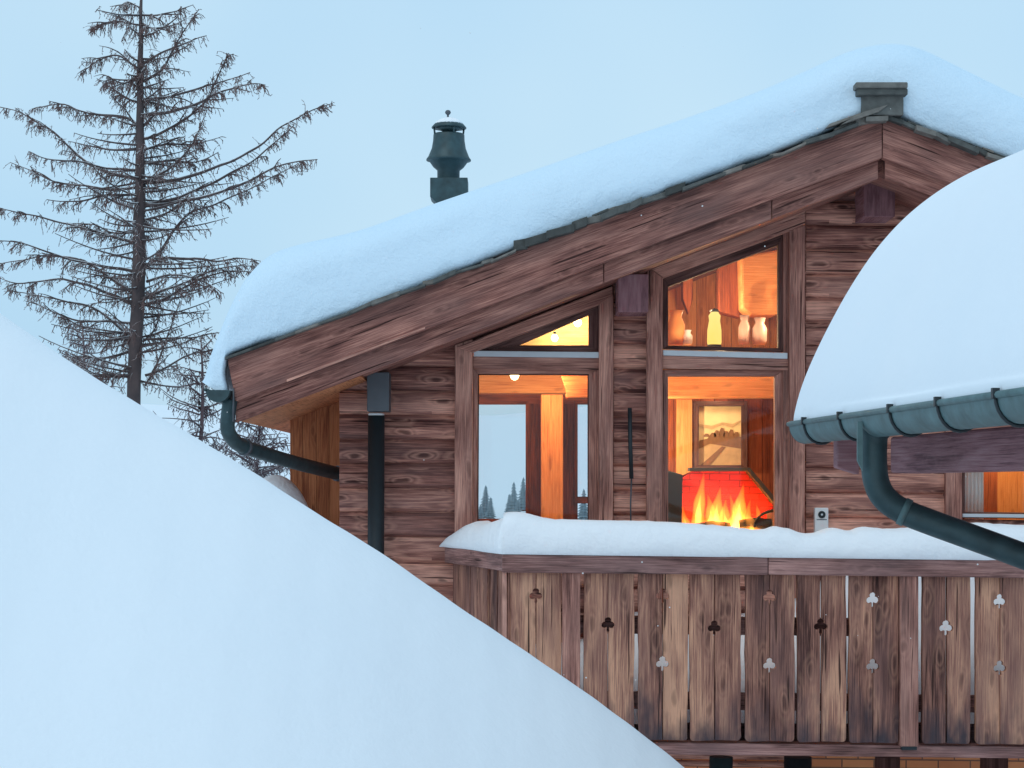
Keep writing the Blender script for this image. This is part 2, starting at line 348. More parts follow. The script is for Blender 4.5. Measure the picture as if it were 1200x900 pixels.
crest = [(-700, -60), (-300, 165), (0, 365), (60, 407), (150, 464), (230, 511), (300, 553), (345, 583), (400, 617), (460, 655), (520, 697), (570, 730), (620, 764), (700, 818), (760, 863), (810, 903), (900, 975), (1050, 1100)]
BKY = 6.4
g = MB(); rows = []; cp = catmull([(a, b_, 0) for a, b_ in crest], 8)
prof = [(3.2, -2.6), (1.6, -1.1), (.7, -.36), (.3, -.10), (.12, -.02), (0, 0), (-.1, -.015), (-.25, -.09), (-.5, -.25), (-.9, -.56), (-1.4, -1.0), (-2, -1.55), (-2.8, -2.4), (-3.6, -3.4)]
for k, (dy, dz) in enumerate(prof):
    row = []
    for i, c in enumerate(cp):
        p = P(c.x, c.y + 1.2 * noise.noise(Vector((c.x * .03, 0, 0))), BKY)
        q = p + Vector((0, dy, dz))
        q.z += (.08 * noise.noise(Vector((q.x * .9, q.y * .9, 1))) + .03 * noise.noise(Vector((q.x * 2.6 + q.y, q.y * 2.6, 4)))) * min(1, abs(dy) * 1.2)
        row.append(q)
    rows.append(row)
g.grid(rows); o = g.build('snow_bank', M['snow_near'])
tag(o, kind='structure'); sb = o.modifiers.new('s', 'SUBSURF'); sb.levels = 1; sb.render_levels = 2

# ------------------------------------------------------------------ the chalet
YB, YF, YW, YD = 14.3, 15.3, 16.3, 13.6            # barge plane, front wall, set-back wall, balcony front
chalet = thing('wooden_chalet', (2.5, YF, 0), 'dark weathered timber chalet with lit gable windows, wide snowy roof and carved balcony', 'house')
XR = 1034.0
def top(x): return 420 - (x - 265) * .3693 if x <= XR else 136 + (x - XR) * .3693
def mid(x): return 471 - (x - 274) * .3763 if x <= XR else 185 + (x - XR) * .3763
def low(x): return 495 - (x - 277) * .3795 if x <= XR else 208 + (x - XR) * .3795
XE = 1800
gl = (P(265, 420, YB) - P(1034, 136, YB)).normalized(); gr_ = (P(1700, 136 + 666 * .3693, YB) - P(1034, 136, YB)).normalized()
# roof slab with the pine soffit
a = MB()
sl = [(268, top(268) + 2), (XR, 139), (XR, low(XR) - 5), (281, low(281) - 4)]
a.pxprism(sl, YB + .14, 7.2, gl, .5)
sl = [(XR, 139), (XE, top(XE)), (XE, low(XE) - 4), (XR, low(XR) - 5)]
a.pxprism(sl, YB + .14, 7.2, gr_, .5)
a.build('roof', M['beam'], chalet)
a = MB(); a.pxprism([(281, low(281) - 3.8), (420, low(420) - 3.8), (420, low(420) - 1.2), (279, low(279) - 1.2)], YB + .15, 6.9, Yv, .5); a.build('soffit', M['pine_out'], chalet)
# barge boards: outer pair and inner pair
def lineq(f0, f1, x0, x1): return [(x0, f0(x0)), (x1, f0(x1)), (x1, f1(x1)), (x0, f1(x0))]
a = MB(); a.pxprism([(266, top(266)), (XR - .4, top(XR)), (XR - .4, mid(XR)), (276, mid(276))], YB, .07, gl, .5); a.build('barge_board', M['beam'], chalet, .006)
a = MB(); a.pxprism(lineq(top, mid, XR + .4, XE), YB, .07, gr_, .55); a.build('barge_board', M['beam'], chalet, .006)
m2 = lambda x: mid(x) - 4
for x0, x1, tt in ((276, 707, .4), (708, 904, .3), (905, 1029, .55)):
    a = MB(); a.pxprism(lineq(m2, low, x0, x1), YB + .074, .064, gl, tt); a.build('barge_board', M['beam'], chalet, .005)
a = MB(); a.pxprism(lineq(m2, low, 1037, XE), YB + .074, .064, gr_, .5); a.build('barge_board', M['beam'], chalet, .005)
a = MB(); 
for k in range(2): a.pxprism([(336 + 0, mid(336) - 3), (498, mid(498) - 3.5), (498, mid(498) - 1.2), (336, mid(336) - .2)], YB - .012, .02, gl, .95)
a.v = a.v[:8]; a.f = a.f[:6]; a.uv = a.uv[:6]; a.t = a.t[:6]; a.mi = a.mi[:6]; a.sm = a.sm[:6]
a.build('batten', M['post'], chalet)
# slates under the snow
a = MB()
x = 264.0
while x < 1190:
    L = random.uniform(11, 34); x1 = x + L
    dark = 585 < x < 800
    left = x < XR
    if left and x1 > XR + 4: x1 = XR + 4
    th = random.uniform(1.5, 4.8) + (3.0 + 5 * max(0, 1 - (x - 585) / 160) if dark else 0) + (2.0 if x > 960 else 0)
    if x < 370: th = 2.2
    yy = lambda q: top(q) - (0 if not dark else 1)
    tl = random.uniform(-1.9, 1.6) if x > 370 else 0
    a.pxprism([(x, yy(x) + 1 + tl), (x1 + 3, yy(x1 + 3) + 1 - tl), (x1 + 3, yy(x1 + 3) - th - tl), (x, yy(x) - th + tl)], YB - random.uniform(.05, .11), random.uniform(.3, .5), gl if left else gr_)
    if dark or x > 955:
        o1 = random.uniform(2, 9)
        a.pxprism([(x + o1, yy(x + o1) - th), (x1 + o1, yy(x1 + o1) - th), (x1 + o1, yy(x1 + o1) - th - random.uniform(1.5, 3.5)), (x + o1, yy(x + o1) - th - 2.5)], YB - random.uniform(.0, .04), .4, gl if left else gr_)
    x = x1
a.pxprism([(985, 146), (1030, 131), (1042, 122), (1012, 131)], YB - .12, .3, gl)
a.pxprism([(968, 150), (1010, 135), (1012, 131), (972, 145)], YB - .1, .3, gl)
a.build('slate_edge', M['slate'], chalet, .003)
# ridge block
a = MB(); a.pxbox(1010, 110, 1059, 135, YB - .10, .32, X, .6); a.pxbox(1005, 103.5, 1064, 111, YB - .15, .42, X, .4); a.pxbox(1003, 96, 1064, 103, YB - .17, .46, X, .7)
a.build('ridge_cap', M['slate'], chalet, .008)
# purlin ends
a = MB(); a.pxbox(724, 321, 760, 366, YF - .38, .4, Yv, .35); a.build('purlin', M['purple'], chalet, .008)
a = MB(); a.pxbox(1012, 210, 1049, 254, YF - .38, .4, Yv, .35); a.build('purlin', M['purple'], chalet, .008)
# siding
def courses(mb, x0, x1, ymin, ymax, step=28.6, Y=YF, thick=.1, clip=True, seed=0, skipx=None):
    rnd = random.Random(seed)
    k = 40
    while k > -30:
        yb = 607 - step * k; yt = yb - step; k -= 1
        if yb <= ymin + 1 or yt >= ymax - 1: continue
        yt2, yb2 = max(yt, ymin), min(yb, ymax)
        a0, a1 = x0, x1
        if clip:                                      # stay under the roof on both slopes
            ym = lerp(yt2, yb2, .3)
            xl = 277 + (495 - (ym + 12)) / .3795; xr = XR + ((ym + 12) - 208) / .3795
            if xl > XR: continue
            a0 = max(a0, xl - 6); a1 = min(a1, xr + 6)
        if a1 - a0 < 4: continue
        s = lambda q: .012 * (q - 1000)
        zt0, zt1 = P(a0, yt2 + s(a0), Y), P(a1, yt2 + s(a1), Y); zb0, zb1 = P(a0, yb2 + s(a0), Y), P(a1, yb2 + s(a1), Y)
        t = rnd.random(); off = (rnd.uniform(0, 60), rnd.uniform(0, 60))
        shape = [(0, .024), (.04, .008), (.16, -.018), (.5, -.032), (.82, -.024), (.95, .002), (1, .03)]
        b = len(mb.v); nseg = max(2, int((a1 - a0) / 25))
        wob = rnd.uniform(0, 99)
        for u, dy in shape:
            for i in range(nseg + 1):
                f = i / nseg; p = lerp(lerp(zt0, zt1, f), lerp(zb0, zb1, f), u)
                p = p + Vector((0, dy + .007 * noise.noise(Vector((p.x * 3, u * 4, wob))), .005 * noise.noise(Vector((p.x * 2.5, wob, u))) if u in (0, 1) else 0)); mb.v.append(p)
        m = nseg + 1
        for r in range(len(shape) - 1):
            for i in range(nseg):
                mb.gface([b + r * m + i, b + r * m + i + 1, b + (r + 1) * m + i + 1, b + (r + 1) * m + i], X, off, t, 0, True)
        # body behind, closing top, bottom and ends
        e0 = [zt0 + Vector((0, .02, .0)), zt1 + Vector((0, .02, .0)), zb1 + Vector((0, .02, 0)), zb0 + Vector((0, .02, 0))]
        mb.prism(e0, thick, X, t)
PYB = 845     # floor line on the front wall
a = MB()
courses(a, 398, 533, 150, 1180, seed=1)
courses(a, 719, 758, 150, PYB, seed=2)
courses(a, 944, 1108, 150, PYB, seed=3)
courses(a, 533, 719, PYB, 900, seed=4); courses(a, 758, 944, PYB, 900, seed=5)
courses(a, 1300, 1700, 150, PYB, seed=6); courses(a, 1108, 1300, 150, 520, seed=7); courses(a, 1128, 1300, 607, PYB, seed=8)
courses(a, 554, 701, 671, PYB, seed=9); courses(a, 777, 918, 671, PYB, seed=10)
a.build('wall', M['siding'], chalet)
a = MB(); a.pxbox(533, 886, 1700, 1210, YF + .01, .2); a.build('lower_wall', M['stone'], chalet)
# posts, head trims
for q in ([(533, 404), (554, 397), (553, 845), (532, 845)], [(702, 352), (719, 345), (718, 845), (701, 845)], [(758, 316), (777, 310), (776, 845), (757, 845)], [(925, 270), (944, 263), (943, 845), (925, 845)]):
    a = MB(); a.pxprism(q, YF - .075, .14, Z, random.uniform(.3, .7)); a.build('post', M['post'], chalet, .008)
a = MB(); a.pxprism([(918, 274), (925, 271), (925, 845), (918, 845)], YF - .03, .09, Z, .2); a.build('post', M['post'], chalet, .004)
a = MB(); a.pxprism([(1108, 480), (1128, 480), (1128, 845), (1108, 845)], YF - .07, .14, Z, .3); a.build('post', M['post'], chalet, .008)
for q in ([(535, 407), (718, 335), (718, 346), (702, 357), (554, 413)], [(760, 313), (944, 245), (944, 262), (925, 271), (777, 325.5)]):
    a = MB(); a.pxprism(q, YF - .09, .17, (P(760, 313, YF) - P(944, 250, YF)).normalized(), .75); a.build('head_trim', M['post'], chalet, .008)
a = MB(); a.pxprism([(532, 409), (532, 392), (720, 320), (720, 345)], YF + .04, .08, X, .3); a.pxprism([(758, 316), (758, 302), (945, 232), (945, 256)], YF + .04, .08, X, .3); a.build('gable_board', M['beam'], chalet)
# ------ windows
def pane(parent, pts, Y=YF + .035):
    a = MB(); a.pxprism(pts, Y, .012); return a.build('pane', M['glass'], parent)
def win(outer, inner, Y=YF, d=.08, m='frame', t=.4):
    a = MB(); a.ring(outer, inner, Y, d, t); return a.build('window', M[m], chalet, .004)
wl = win([(554, 411), (554, 413.5), (702, 412.5), (702, 357)], [(609, 404), (609, 404.6), (690, 404.6), (690, 369)], t=.35)
pane(wl, [(609, 404.4), (690, 404.4), (690, 369)])
wr = win([(777, 325), (777, 409), (918, 413), (918, 273)], [(783, 336), (783, 405), (912, 408), (912, 287)], t=.15)
pane(wr, [(783, 336), (783, 405), (912, 408), (912, 287)])
w2 = win([(554, 431), (553, 668), (702, 668), (702, 432)], [(560, 438), (559, 655), (690, 655), (690, 438)], t=.55, m='post')
pane(w2, [(560, 438), (559, 655), (690, 655), (690, 438)])
a = MB(); a.ring([(560, 438), (559, 655), (690, 655), (690, 438)], [(561.5, 439.5), (560.5, 653), (688.6, 653), (688.6, 439.5)], YF + .02, .02, .1); a.build('glazing_seal', M['frame'], w2)
w3 = win([(777, 433), (776, 668), (918, 668), (918, 434)], [(783, 441), (783, 655), (908, 655), (908, 441)], t=.55, m='post')
pane(w3, [(783, 441), (783, 655), (908, 655), (908, 441)])
w4 = win([(1128, 535), (1128, 607), (1320, 609), (1320, 535)], [(1131, 538), (1131, 600), (1316, 602), (1316, 538)], t=.5)
pane(w4, [(1131, 538), (1131, 600), (1316, 602), (1316, 538)])
a = MB(); a.pxprism([(1128, 602), (1128, 606), (1320, 608), (1320, 604)], YF - .05, .06); a.build('sill', M['flash'], w4, .003)
for x0, x1, y0, y1 in ((555, 697, 411, 412.5), (777, 918, 410, 413.5)):
    a = MB(); a.pxprism([(x0, y0), (x1 + 5, y1), (x1 + 5, y1 + 7), (x0, y0 + 6.5)], YF - .055, .07); o = a.build('flashing', M['flash'], chalet, .004)
    a = MB(); a.pxprism([(x0 - 1, y0 + 6.5), (x1 + 6, y1 + 7), (x1 + 6, 434), (x0 - 1, 432)], YF - .035, .1, X, .7); a.build('transom', M['post'], chalet, .005)
# ------ recessed pine wall on the left and side walls
a = MB()
xs = [340, 355, 371, 386, 404]
for x0, x1 in zip(xs, xs[1:]):
    a.pxprism([(x0, 440 + (404 - x0) * .62 + 10), (x0, 1120), (x1 - .4, 1120), (x1 - .4, 440 + (404 - x1) * .62 + 10)], YW, .08, Z)
a.build('pine_wall', M['pine_out'], chalet)
A0 = P(340, 570, YW); 
a = MB(); a.prism([Vector((A0.x, YW + .1, 0)), Vector((A0.x + .1, YW + .1, 0)), Vector((A0.x + .1, YW + .1, 4.5)), Vector((A0.x, YW + .1, 4.5))], 4.6, Yv); 
a.build('side_wall', M['siding'], chalet); a = MB(); B0 = P(398, 570, YF); a.prism([Vector((B0.x + .02, YF + .12, 0)), Vector((B0.x + .1, YF + .12, 0)), Vector((B0.x + .1, YF + .12, 4.7)), Vector((B0.x + .02, YF + .12, 4.7))], .95, Yv)
a.build('side_wall', M['siding'], chalet); a = MB(); C0 = P(1690, 570, YF); a.prism([Vector((C0.x - .1, YF + .14, 0)), Vector((C0.x, YF + .14, 0)), Vector((C0.x, YF + .14, 4.6)), Vector((C0.x - .1, YF + .14, 4.6))], 5.6, Yv)
a.build('side_wall', M['siding'], chalet)
# ------ interior shell: floor, back wall with its own windows, beams
YK = 20.0
fz = P(600, 840, YF).z
a = MB(); a.prism([Vector((A0.x + .12, YF + .12, fz)), Vector((C0.x - .12, YF + .12, fz)), Vector((C0.x - .12, YF + .12, fz - .15)), Vector((A0.x + .12, YF + .12, fz - .15))], YK - YF, X, .3); a.build('floor', M['pine_dark'], chalet)
a = MB()
def bk(pts, g=Z, Y=YK, d=.14, t=None, mi=0): a.pxprism(pts, Y, d, g, t, mi)
# back wall around openings (552-616) and (677-700), y 473-600
bk([(400, 300), (400, 800), (556, 800), (556, 300)]); bk([(556, 290), (556, 473), (700, 473), (700, 290)], X); bk([(556, 612), (556, 800), (700, 800), (700, 612)], X)
bk([(616.5, 473), (616.5, 612), (677, 612), (677, 473)]); bk([(700, 250), (700, 800), (1000, 800), (1000, 210)]); bk([(1000, 210), (1000, 800), (1500, 800), (1500, 320)])
a.build('back_wall', M['pine_dark'], chalet)
a = MB(); a.ring([(553, 470), (553, 615), (620, 615), (620, 470)], [(557, 474), (557, 608), (616, 608), (616, 474)], YK - .06, .05, .1)
a.ring([(673, 470), (673, 590), (703, 590), (703, 470)], [(677, 474), (677, 582), (700, 582), (700, 474)], YK - .06, .05, .1)
wb = a.build('back_window', M['pine_dark'], chalet); pane(wb, [(556, 473), (556, 611), (616, 611), (616, 473)], YK + .05); pane(wb, [(677, 473), (677, 583), (700, 583), (700, 473)], YK + .05)
a = MB(); a.pxprism([(634, 462), (634, 760), (660, 760), (660, 462)], 19.3, .3, Z, .6); a.build('pillar', M['pine'], chalet, .01)
a = MB(); a.pxprism([(540, 438), (540, 461), (664, 461), (657, 438)], 18.4, .25, X, .8); a.build('ceiling_beam', M['pine'], chalet, .01)
a = MB(); a.pxprism([(657, 440), (664, 466), (720, 466), (720, 440)], 18.9, .25, X, .2); a.build('ceiling_beam', M['pine'], chalet, .01)
a = MB(); a.pxprism([(765, 440), (765, 466), (930, 466), (930, 440)], 17.4, .25, X, .8); a.build('ceiling_beam', M['pine'], chalet, .01)
a = MB(); a.pxprism([(600, 411), (600, 417), (940, 417), (940, 411)], 16.4, 3.4, X, .6); a.build('loft_floor', M['pine'], chalet)
# partition behind the fire with vertical boards
a = MB(); x = 742
while x < 980:
    wdt = random.uniform(15, 22); a.pxprism([(x, 466), (x, 830), (x + wdt - .6, 830), (x + wdt - .6, 466)], 18.0, .06, Z); x += wdt
a.build('partition', M['pine_dark'], chalet)
a = MB(); a.pxprism([(793, 468), (793, 560), (811, 552), (811, 468)], 17.86, .08, Z, .9); a.build('pilaster', M['pine'], chalet)
# loft wall and rafters seen through the upper right window
a = MB(); x = 730
while x < 1000:
    wdt = random.uniform(18, 26); a.pxprism([(x, 250), (x, 410), (x + wdt - .6, 410), (x + wdt - .6, 240)], 18.3, .06, Z, random.uniform(.35, 1)); x += wdt
a.build('loft_wall', M['pine'], chalet)
a = MB(); a.pxprism([(842, 270), (842, 365), (868, 372), (868, 262)], 17.3, .2, Z, .3); a.build('loft_post', M['pine_dark'], chalet, .01)
a = MB(); a.pxprism([(800, 290), (800, 350), (807, 368), (812, 350), (812, 290)], 17.6, .15, Z, .3); a.build('loft_post', M['pine_dark'], chalet, .01)
a = MB(); a.pxprism([(868, 300), (870, 362), (880, 369), (908, 369), (925, 362), (925, 290)], 17.0, .3, X, .8); a.build('loft_cupboard', M['pine'], chalet, .02)

# ------ fireplace
fp = MB(); Yf = 17.1
fp.pxprism([(770, 548), (770, 835), (797, 835), (800, 556)], Yf, .5, Z, .5); fp.pxprism([(906, 600), (912, 835), (935, 835), (935, 600)], Yf, .5, Z, .5)
fire = fp.build('fireplace', M['dark'], chalet, .01)
a = MB(); a.pxprism([(786, 640), (797, 562), (811, 552.5), (874, 552.5), (912, 596), (912, 640)], Yf + .45, .06, X, .5); a.pxprism([(780, 640), (780, 835), (930, 835), (930, 640)], Yf + .3, .2); a.build('firebrick_back', M['firebrick'], fire)
a = MB(); a.pxprism([(808, 548), (808, 552), (876, 552), (912, 596), (918, 594), (879, 548)], Yf + .25, .2, X, .5); a.build('hood_edge', M['dark'], fire, .004)
def flame(x0, x1, pk, Y, bot=640):
    ph = random.uniform(0, 6); mirror = random.choice((-1, 1))
    out = []
    for kk, (wf, hf, m_) in enumerate(((1, 1, 'flame'), (.55, .72, 'flame_core'))):
        pts = []; rad = []; n = 14; top_ = lerp(bot, pk, hf)
        for i in range(n + 1):
            f = i / n; y = lerp(bot, top_, f); x = (x0 + x1) / 2 + mirror * (math.sin(f * hf * 4.2 + ph) - math.sin(ph)) * 4.0 * f * hf
            pts.append(P(x, y, Y) + Vector((0, .03 * math.sin(f * 5 + ph) * f, 0)))
            rad.append(max(.0012, (x1 - x0) / 2 * wf * (math.sin(math.pi * min(1, .30 + .70 * f)) ** .9) * (1 - .25 * f) * (1 + .12 * math.sin(f * 17 + ph))) / (F / Y) if f < 1 else .0008)
        a = MB(); a.tube(pts, rad, 10); out.append(a)
    fl = out[0].build('flame', M['flame'], fire); out[1].build('flame_core', M['flame_core'], fire)
for x0, x1, pk in ((809, 828, 553), (820, 840, 578), (830, 852, 570), (844, 864, 584), (855, 878, 566), (836, 850, 590), (862, 880, 582), (870, 884, 584), (880, 893, 590), (800, 814, 592), (788, 803, 604), (840, 872, 598), (816, 846, 600), (866, 892, 602), (852, 866, 578)):
    flame(x0, x1, pk, Yf + random.uniform(.1, .26))
for x0, x1, yy in ((868, 905, 612), (820, 850, 616)):
    a = MB(); c = P((x0 + x1) / 2, yy + 3, Yf + .12); 
    a.tube([c + Vector((-.14, .02, -.01)), c + Vector((0, 0, .01)), c + Vector((.14, .05, 0))], [.05, .055, .05], 10); a.build('log', M['dark'], fire)
a = MB(); arc = [P(884 + 26 * (1 - math.cos(q)), 618 - 20 * math.sin(q), Yf + .05) for q in [i * math.pi / 16 for i in range(9)]]
a.tube(arc + [P(925, 598, Yf + .05)], .012, 8); a.build('fire_guard', M['black'], fire)
def point(loc, e, c, r=.03):
    l = bpy.data.lights.new('lamp_fire_fill_light', 'POINT'); l.energy = e; l.color = c; l.shadow_soft_size = r
    o = bpy.data.objects.new('lamp_fire_fill_light', l); col.objects.link(o); o.location = loc; return o
point(P(850, 596, Yf + .22), 2.6, (1, .2, .08)); point(P(815, 604, Yf + .2), 1.5, (1, .2, .07)); point(P(880, 606, Yf + .2), 1.4, (1, .2, .07))
# ------ balcony
zrail = lambda x: 653 + (x - 850) * .012
bal = MB()
bal.pxprism([(588, 868), (588, 882), (1560, 893), (1560, 879)], YD + .02, .16, X, .6)
bal.prism([P(590, 872, YD + .19), P(590, 880, YD + .19), P(1560, 890, YD + .19), P(1560, 882, YD + .19)], YF - YD - .2, X, .3)
balcony = bal.build('balcony', M['rail'], chalet, .006)
railL = (P(520, 641, YF - .1), P(590, 648.6, YD - .04))
a = MB(); a.pxprism([(588, 650), (588, 671), (900, 674), (900, 652.5)], YD - .06, .22, X, .45); a.pxprism([(900.3, 652.5), (900.3, 673.6), (1560, 682), (1560, 661)], YD - .055, .22, X, .6)
rail = a.build('handrail', M['rail'], balcony, .01)
p0, p1 = P(521, 641, YF - .1), P(589, 649, YD - .055); dn = Vector((0, 0, -.115)); th = Vector((.2, .03, 0))
a = MB(); a.prism([p0, p1, p1 + dn, p0 + dn], th, (p1 - p0).normalized(), .4); a.build('handrail', M['rail'], balcony, .008)
# inner battens
for y0, y1, x1 in ((723, 744, 1005), (812, 832, 1560)):
    a = MB(); s = lambda x: .011 * (x - 850); a.pxprism([(600, y0 + s(600)), (600, y1 + s(600)), (x1, y1 + s(x1)), (x1, y0 + s(x1))], YD + .075, .06, X, .1); a.build('inner_batten', M['rail'], balcony, .004)
HT = [(0, -10), (3, -9.2), (4.6, -6.5), (4.0, -3.2), (6.4, -2.8), (9, -.5), (9.4, 3.2), (7.4, 6.2), (4, 6.8), (1.3, 5.2), (1.5, 12), (0, 12.5)]
def picket(x0, x1, side, holes, ytop, ybot, tt, single=False):
    sc_ = .76; r = 4.5
    if side == 'L': inner = x1; 
    else: inner = x0
    hs = []
    for cy in sorted(holes):
        for dx, dy in HT: hs.append((inner + (-dx if side == 'L' else dx) * sc_, cy + dy * sc_))
    outer_x = x0 if side == 'L' else x1
    wob = [random.uniform(-.7, .7) for _ in range(9)]
    oe = [(outer_x + wob[i], lerp(ytop, ybot - r, i / 8)) for i in range(9)]
    inb = inner
    sgn = 1 if side == 'L' else -1
    arc = [(outer_x + sgn * r * (1 - math.cos(q)), ybot - r + r * math.sin(q)) for q in [k * math.pi / 8 for k in range(1, 5)]]
    iarc = [(inb, ybot - .8)]
    poly = oe + arc + iarc + list(reversed(hs)) + [(inb, ytop)]
    if side == 'R': poly = list(reversed(poly))
    a = MB(); a.pxprism(poly, YD + random.uniform(-.006, .006), .05, Z, tt)
    return a.build('picket', M['picket'], balcony, .0025)
pairs = [(598, 628, 658, [697]), (684, 712.5, 743, [731]), (748, 776.5, 806, [697, 777]), (808.5, 837, 868, [735]), (873.5, 902, 931, [699, 779]), (934.5, 962, 991.5, [733]), (995, 1023, 1053, [702, 780]),
         (1081, 1109, 1137, [735]), (1144, 1172, 1202, [704, 782]), (1206, 1235, 1264, [738]), (1268, 1297, 1326, [706, 784])]
for (x0, xm, x1, hs) in pairs:
    yb = 869 + (x0 - 850) * .012
    yt = 666
    ge_ = .9 if x0 in (934.5, 1081) else .35
    t1, t2 = random.uniform(.1, .9), random.uniform(.1, .9)
    if x0 == 748: t2 = 1.25
    if x0 == 598: t2 = 1.0
    if x0 == 684: t2 = .75
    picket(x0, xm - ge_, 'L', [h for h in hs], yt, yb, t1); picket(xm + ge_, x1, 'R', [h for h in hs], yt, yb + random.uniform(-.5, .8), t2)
for x0, x1 in ((659, 680), (1055, 1076.5)):
    a = MB(); a.pxprism([(x0, 662), (x0, 875), (x1, 875), (x1, 662)], YD - .035, .11, Z, .45); a.build('post', M['post'], balcony, .008)
    a = MB(); a.pxprism([(x0 + 2, 874), (x0 + 2, 879), (x1 - 2, 879), (x1 - 2, 874)], YD - .03, .06); a.build('post_foot', M['black'], balcony)
# side pickets, running back to the wall
dirs = (p1 - p0); L = dirs.length; dirs.normalize()
for f0, f1, tt in ((.04, .34, .1), (.36, .64, .35), (.70, .80, .0), (.82, .97, .3)):
    q0, q1 = p0 + dirs * L * f0 + Vector((.05, 0, -.1)), p0 + dirs * L * f1 + Vector((.05, 0, -.1)); dz = Vector((0, 0, -1.15))
    a = MB(); a.prism([q0, q1, q1 + dz, q0 + dz], Vector((.045, .02, 0)), Z, tt); a.build('picket', M['picket'], balcony, .003)
a = MB(); a.pxprism([(588.5, 668), (588.5, 872), (594, 872), (594, 668)], YD - .02, .1, Z, .95); a.build('post', M['post'], balcony, .006)
# supports beneath
for x, r_, m in ((845, .085, 'teal'), (935, .1, 'black'), (1040, .09, 'frame'), (1165, .1, 'frame')):
    c = P(x, 890, YF - .5); a = MB(); a.tube([Vector((c.x, c.y, 0)), Vector((c.x, c.y, c.z + .02))], r_, 14); o = a.build('support_post', M[m], chalet)
# ------ gutter, downpipe (left eave)
a = MB(); rg = .085; c = P(255, 457, YB - .1)
segs = [math.pi + math.pi * i / 10 for i in range(11)]
rows = [[c + Vector((r2 * math.cos(q), dy, r2 * math.sin(q))) for q in segs] for dy in (0, 7.2) for r2 in (rg,)]
rows2 = [[c + Vector(((rg - .012) * math.cos(q), dy, (rg - .012) * math.sin(q))) for q in segs] for dy in (0, 7.2)]
a.grid(rows); a.grid(list(reversed(rows2)))
a.prism([c + Vector((rg * math.cos(q), .0, rg * math.sin(q))) for q in segs], .012)
a.tube([c + Vector((-rg, 0, 0)), c + Vector((-rg, 7.2, 0))], .012, 8)
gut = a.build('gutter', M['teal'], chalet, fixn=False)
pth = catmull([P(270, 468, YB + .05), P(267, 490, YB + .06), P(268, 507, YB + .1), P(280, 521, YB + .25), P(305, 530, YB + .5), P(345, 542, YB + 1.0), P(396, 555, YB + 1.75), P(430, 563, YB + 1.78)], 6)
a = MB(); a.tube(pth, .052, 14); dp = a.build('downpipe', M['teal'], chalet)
for k in (20, 36):
    a = MB(); d = (pth[k + 1] - pth[k]).normalized(); a.tube([pth[k] - d * .015, pth[k] + d * .015], .062, 14); a.build('collar', M['steel'], dp)
a = MB(); a.tube([P(273.5, 455, YB - .02), P(273.5, 494, YB - .02)], .008, 6); a.build('gutter_bracket', M['steel'], gut)
# stove pipe and sheet metal box on the front wall
a = MB(); a.tube([P(441, 487, YF - .16), P(439, 1120, YF - .16)], .062, 16); vp = a.build('flue_pipe', M['black'], chalet)
a = MB(); a.pxprism([(430, 436), (430, 482), (456, 482), (456, 436)], YF - .28, .24); a.build('sheet_metal_box', M['steel'], vp, .006)
a = MB(); c = P(441, 485.5, YF - .16); a.lathe(c - Vector((0, 0, .012)), [(.056, 0), (.06, .008), (.058, .02)], 16); a.build('collar', M['white'], vp)
# chimney cowl behind the snow
cY = 16.4; pm = F / cY
def cz(y): return P(528, y, cY).z
c0 = P(528, 0, cY); c0.z = 0
a = MB(); a.lathe(c0, [(17.3 / pm, cz(157)), (18.2 / pm, cz(158)), (18.5 / pm, cz(165)), (20 / pm, cz(174)), (24 / pm, cz(184)), (26.2 / pm, cz(187)), (26.2 / pm, cz(188.5)), (23 / pm, cz(189)), (18 / pm, cz(196)), (13.2 / pm, cz(200)), (13 / pm, cz(215)), (13 / pm, cz(250))], 28)
ch = a.build('chimney_cowl', M['teal'], chalet)
a = MB(); a.lathe(c0, [(20.3 / pm, cz(150.5)), (20.5 / pm, cz(149.5)), (17 / pm, cz(145.5)), (11 / pm, cz(141.5)), (4 / pm, cz(139.5)), (.1 / pm, cz(139))], 28); cp_ = a.build('cap', M['teal'], ch)
a = MB(); a.lathe(c0, [(17 / pm, cz(150)), (8 / pm, cz(154)), (5 / pm, cz(159))], 20); a.build('cone', M['teal'], ch)
a = MB(); a.tube([Vector((c0.x - .01, cY, cz(139.5))), Vector((c0.x - .01, cY, cz(134)))], .008, 8); a.lathe(Vector((c0.x - .01, cY, cz(135))), [(.005, 0), (.018, .008), (.024, .022), (.018, .036), (.003, .042)], 12); a.build('knob', M['steel'], ch)
for q in range(4):
    a = MB(); A = q * math.pi / 2 + .35; v = Vector((math.cos(A) * 17.5 / pm, math.sin(A) * 17.5 / pm, 0)); a.tube([c0 + v + Vector((0, 0, cz(158))), c0 + v * 1.05 + Vector((0, 0, cz(149.5)))], .008, 6); a.build('strut', M['teal'], ch)
a = MB(); a.pxprism([(504, 208), (504, 230), (514, 240), (548, 240), (548, 208)], cY - .15, .3); a.build('flue_base', M['teal'], ch, .004)

a = MB(); a.lathe(c0, [(17.5 / pm, cz(146.2)), (15.5 / pm, cz(143.2)), (10 / pm, cz(139.8)), (3.5 / pm, cz(137.8)), (.1 / pm, cz(137.5))], 22); tag(a.build('cowl_snow', M['snow'], fixn=True), 'thin cap of snow on top of the metal chimney cowl', 'snow')
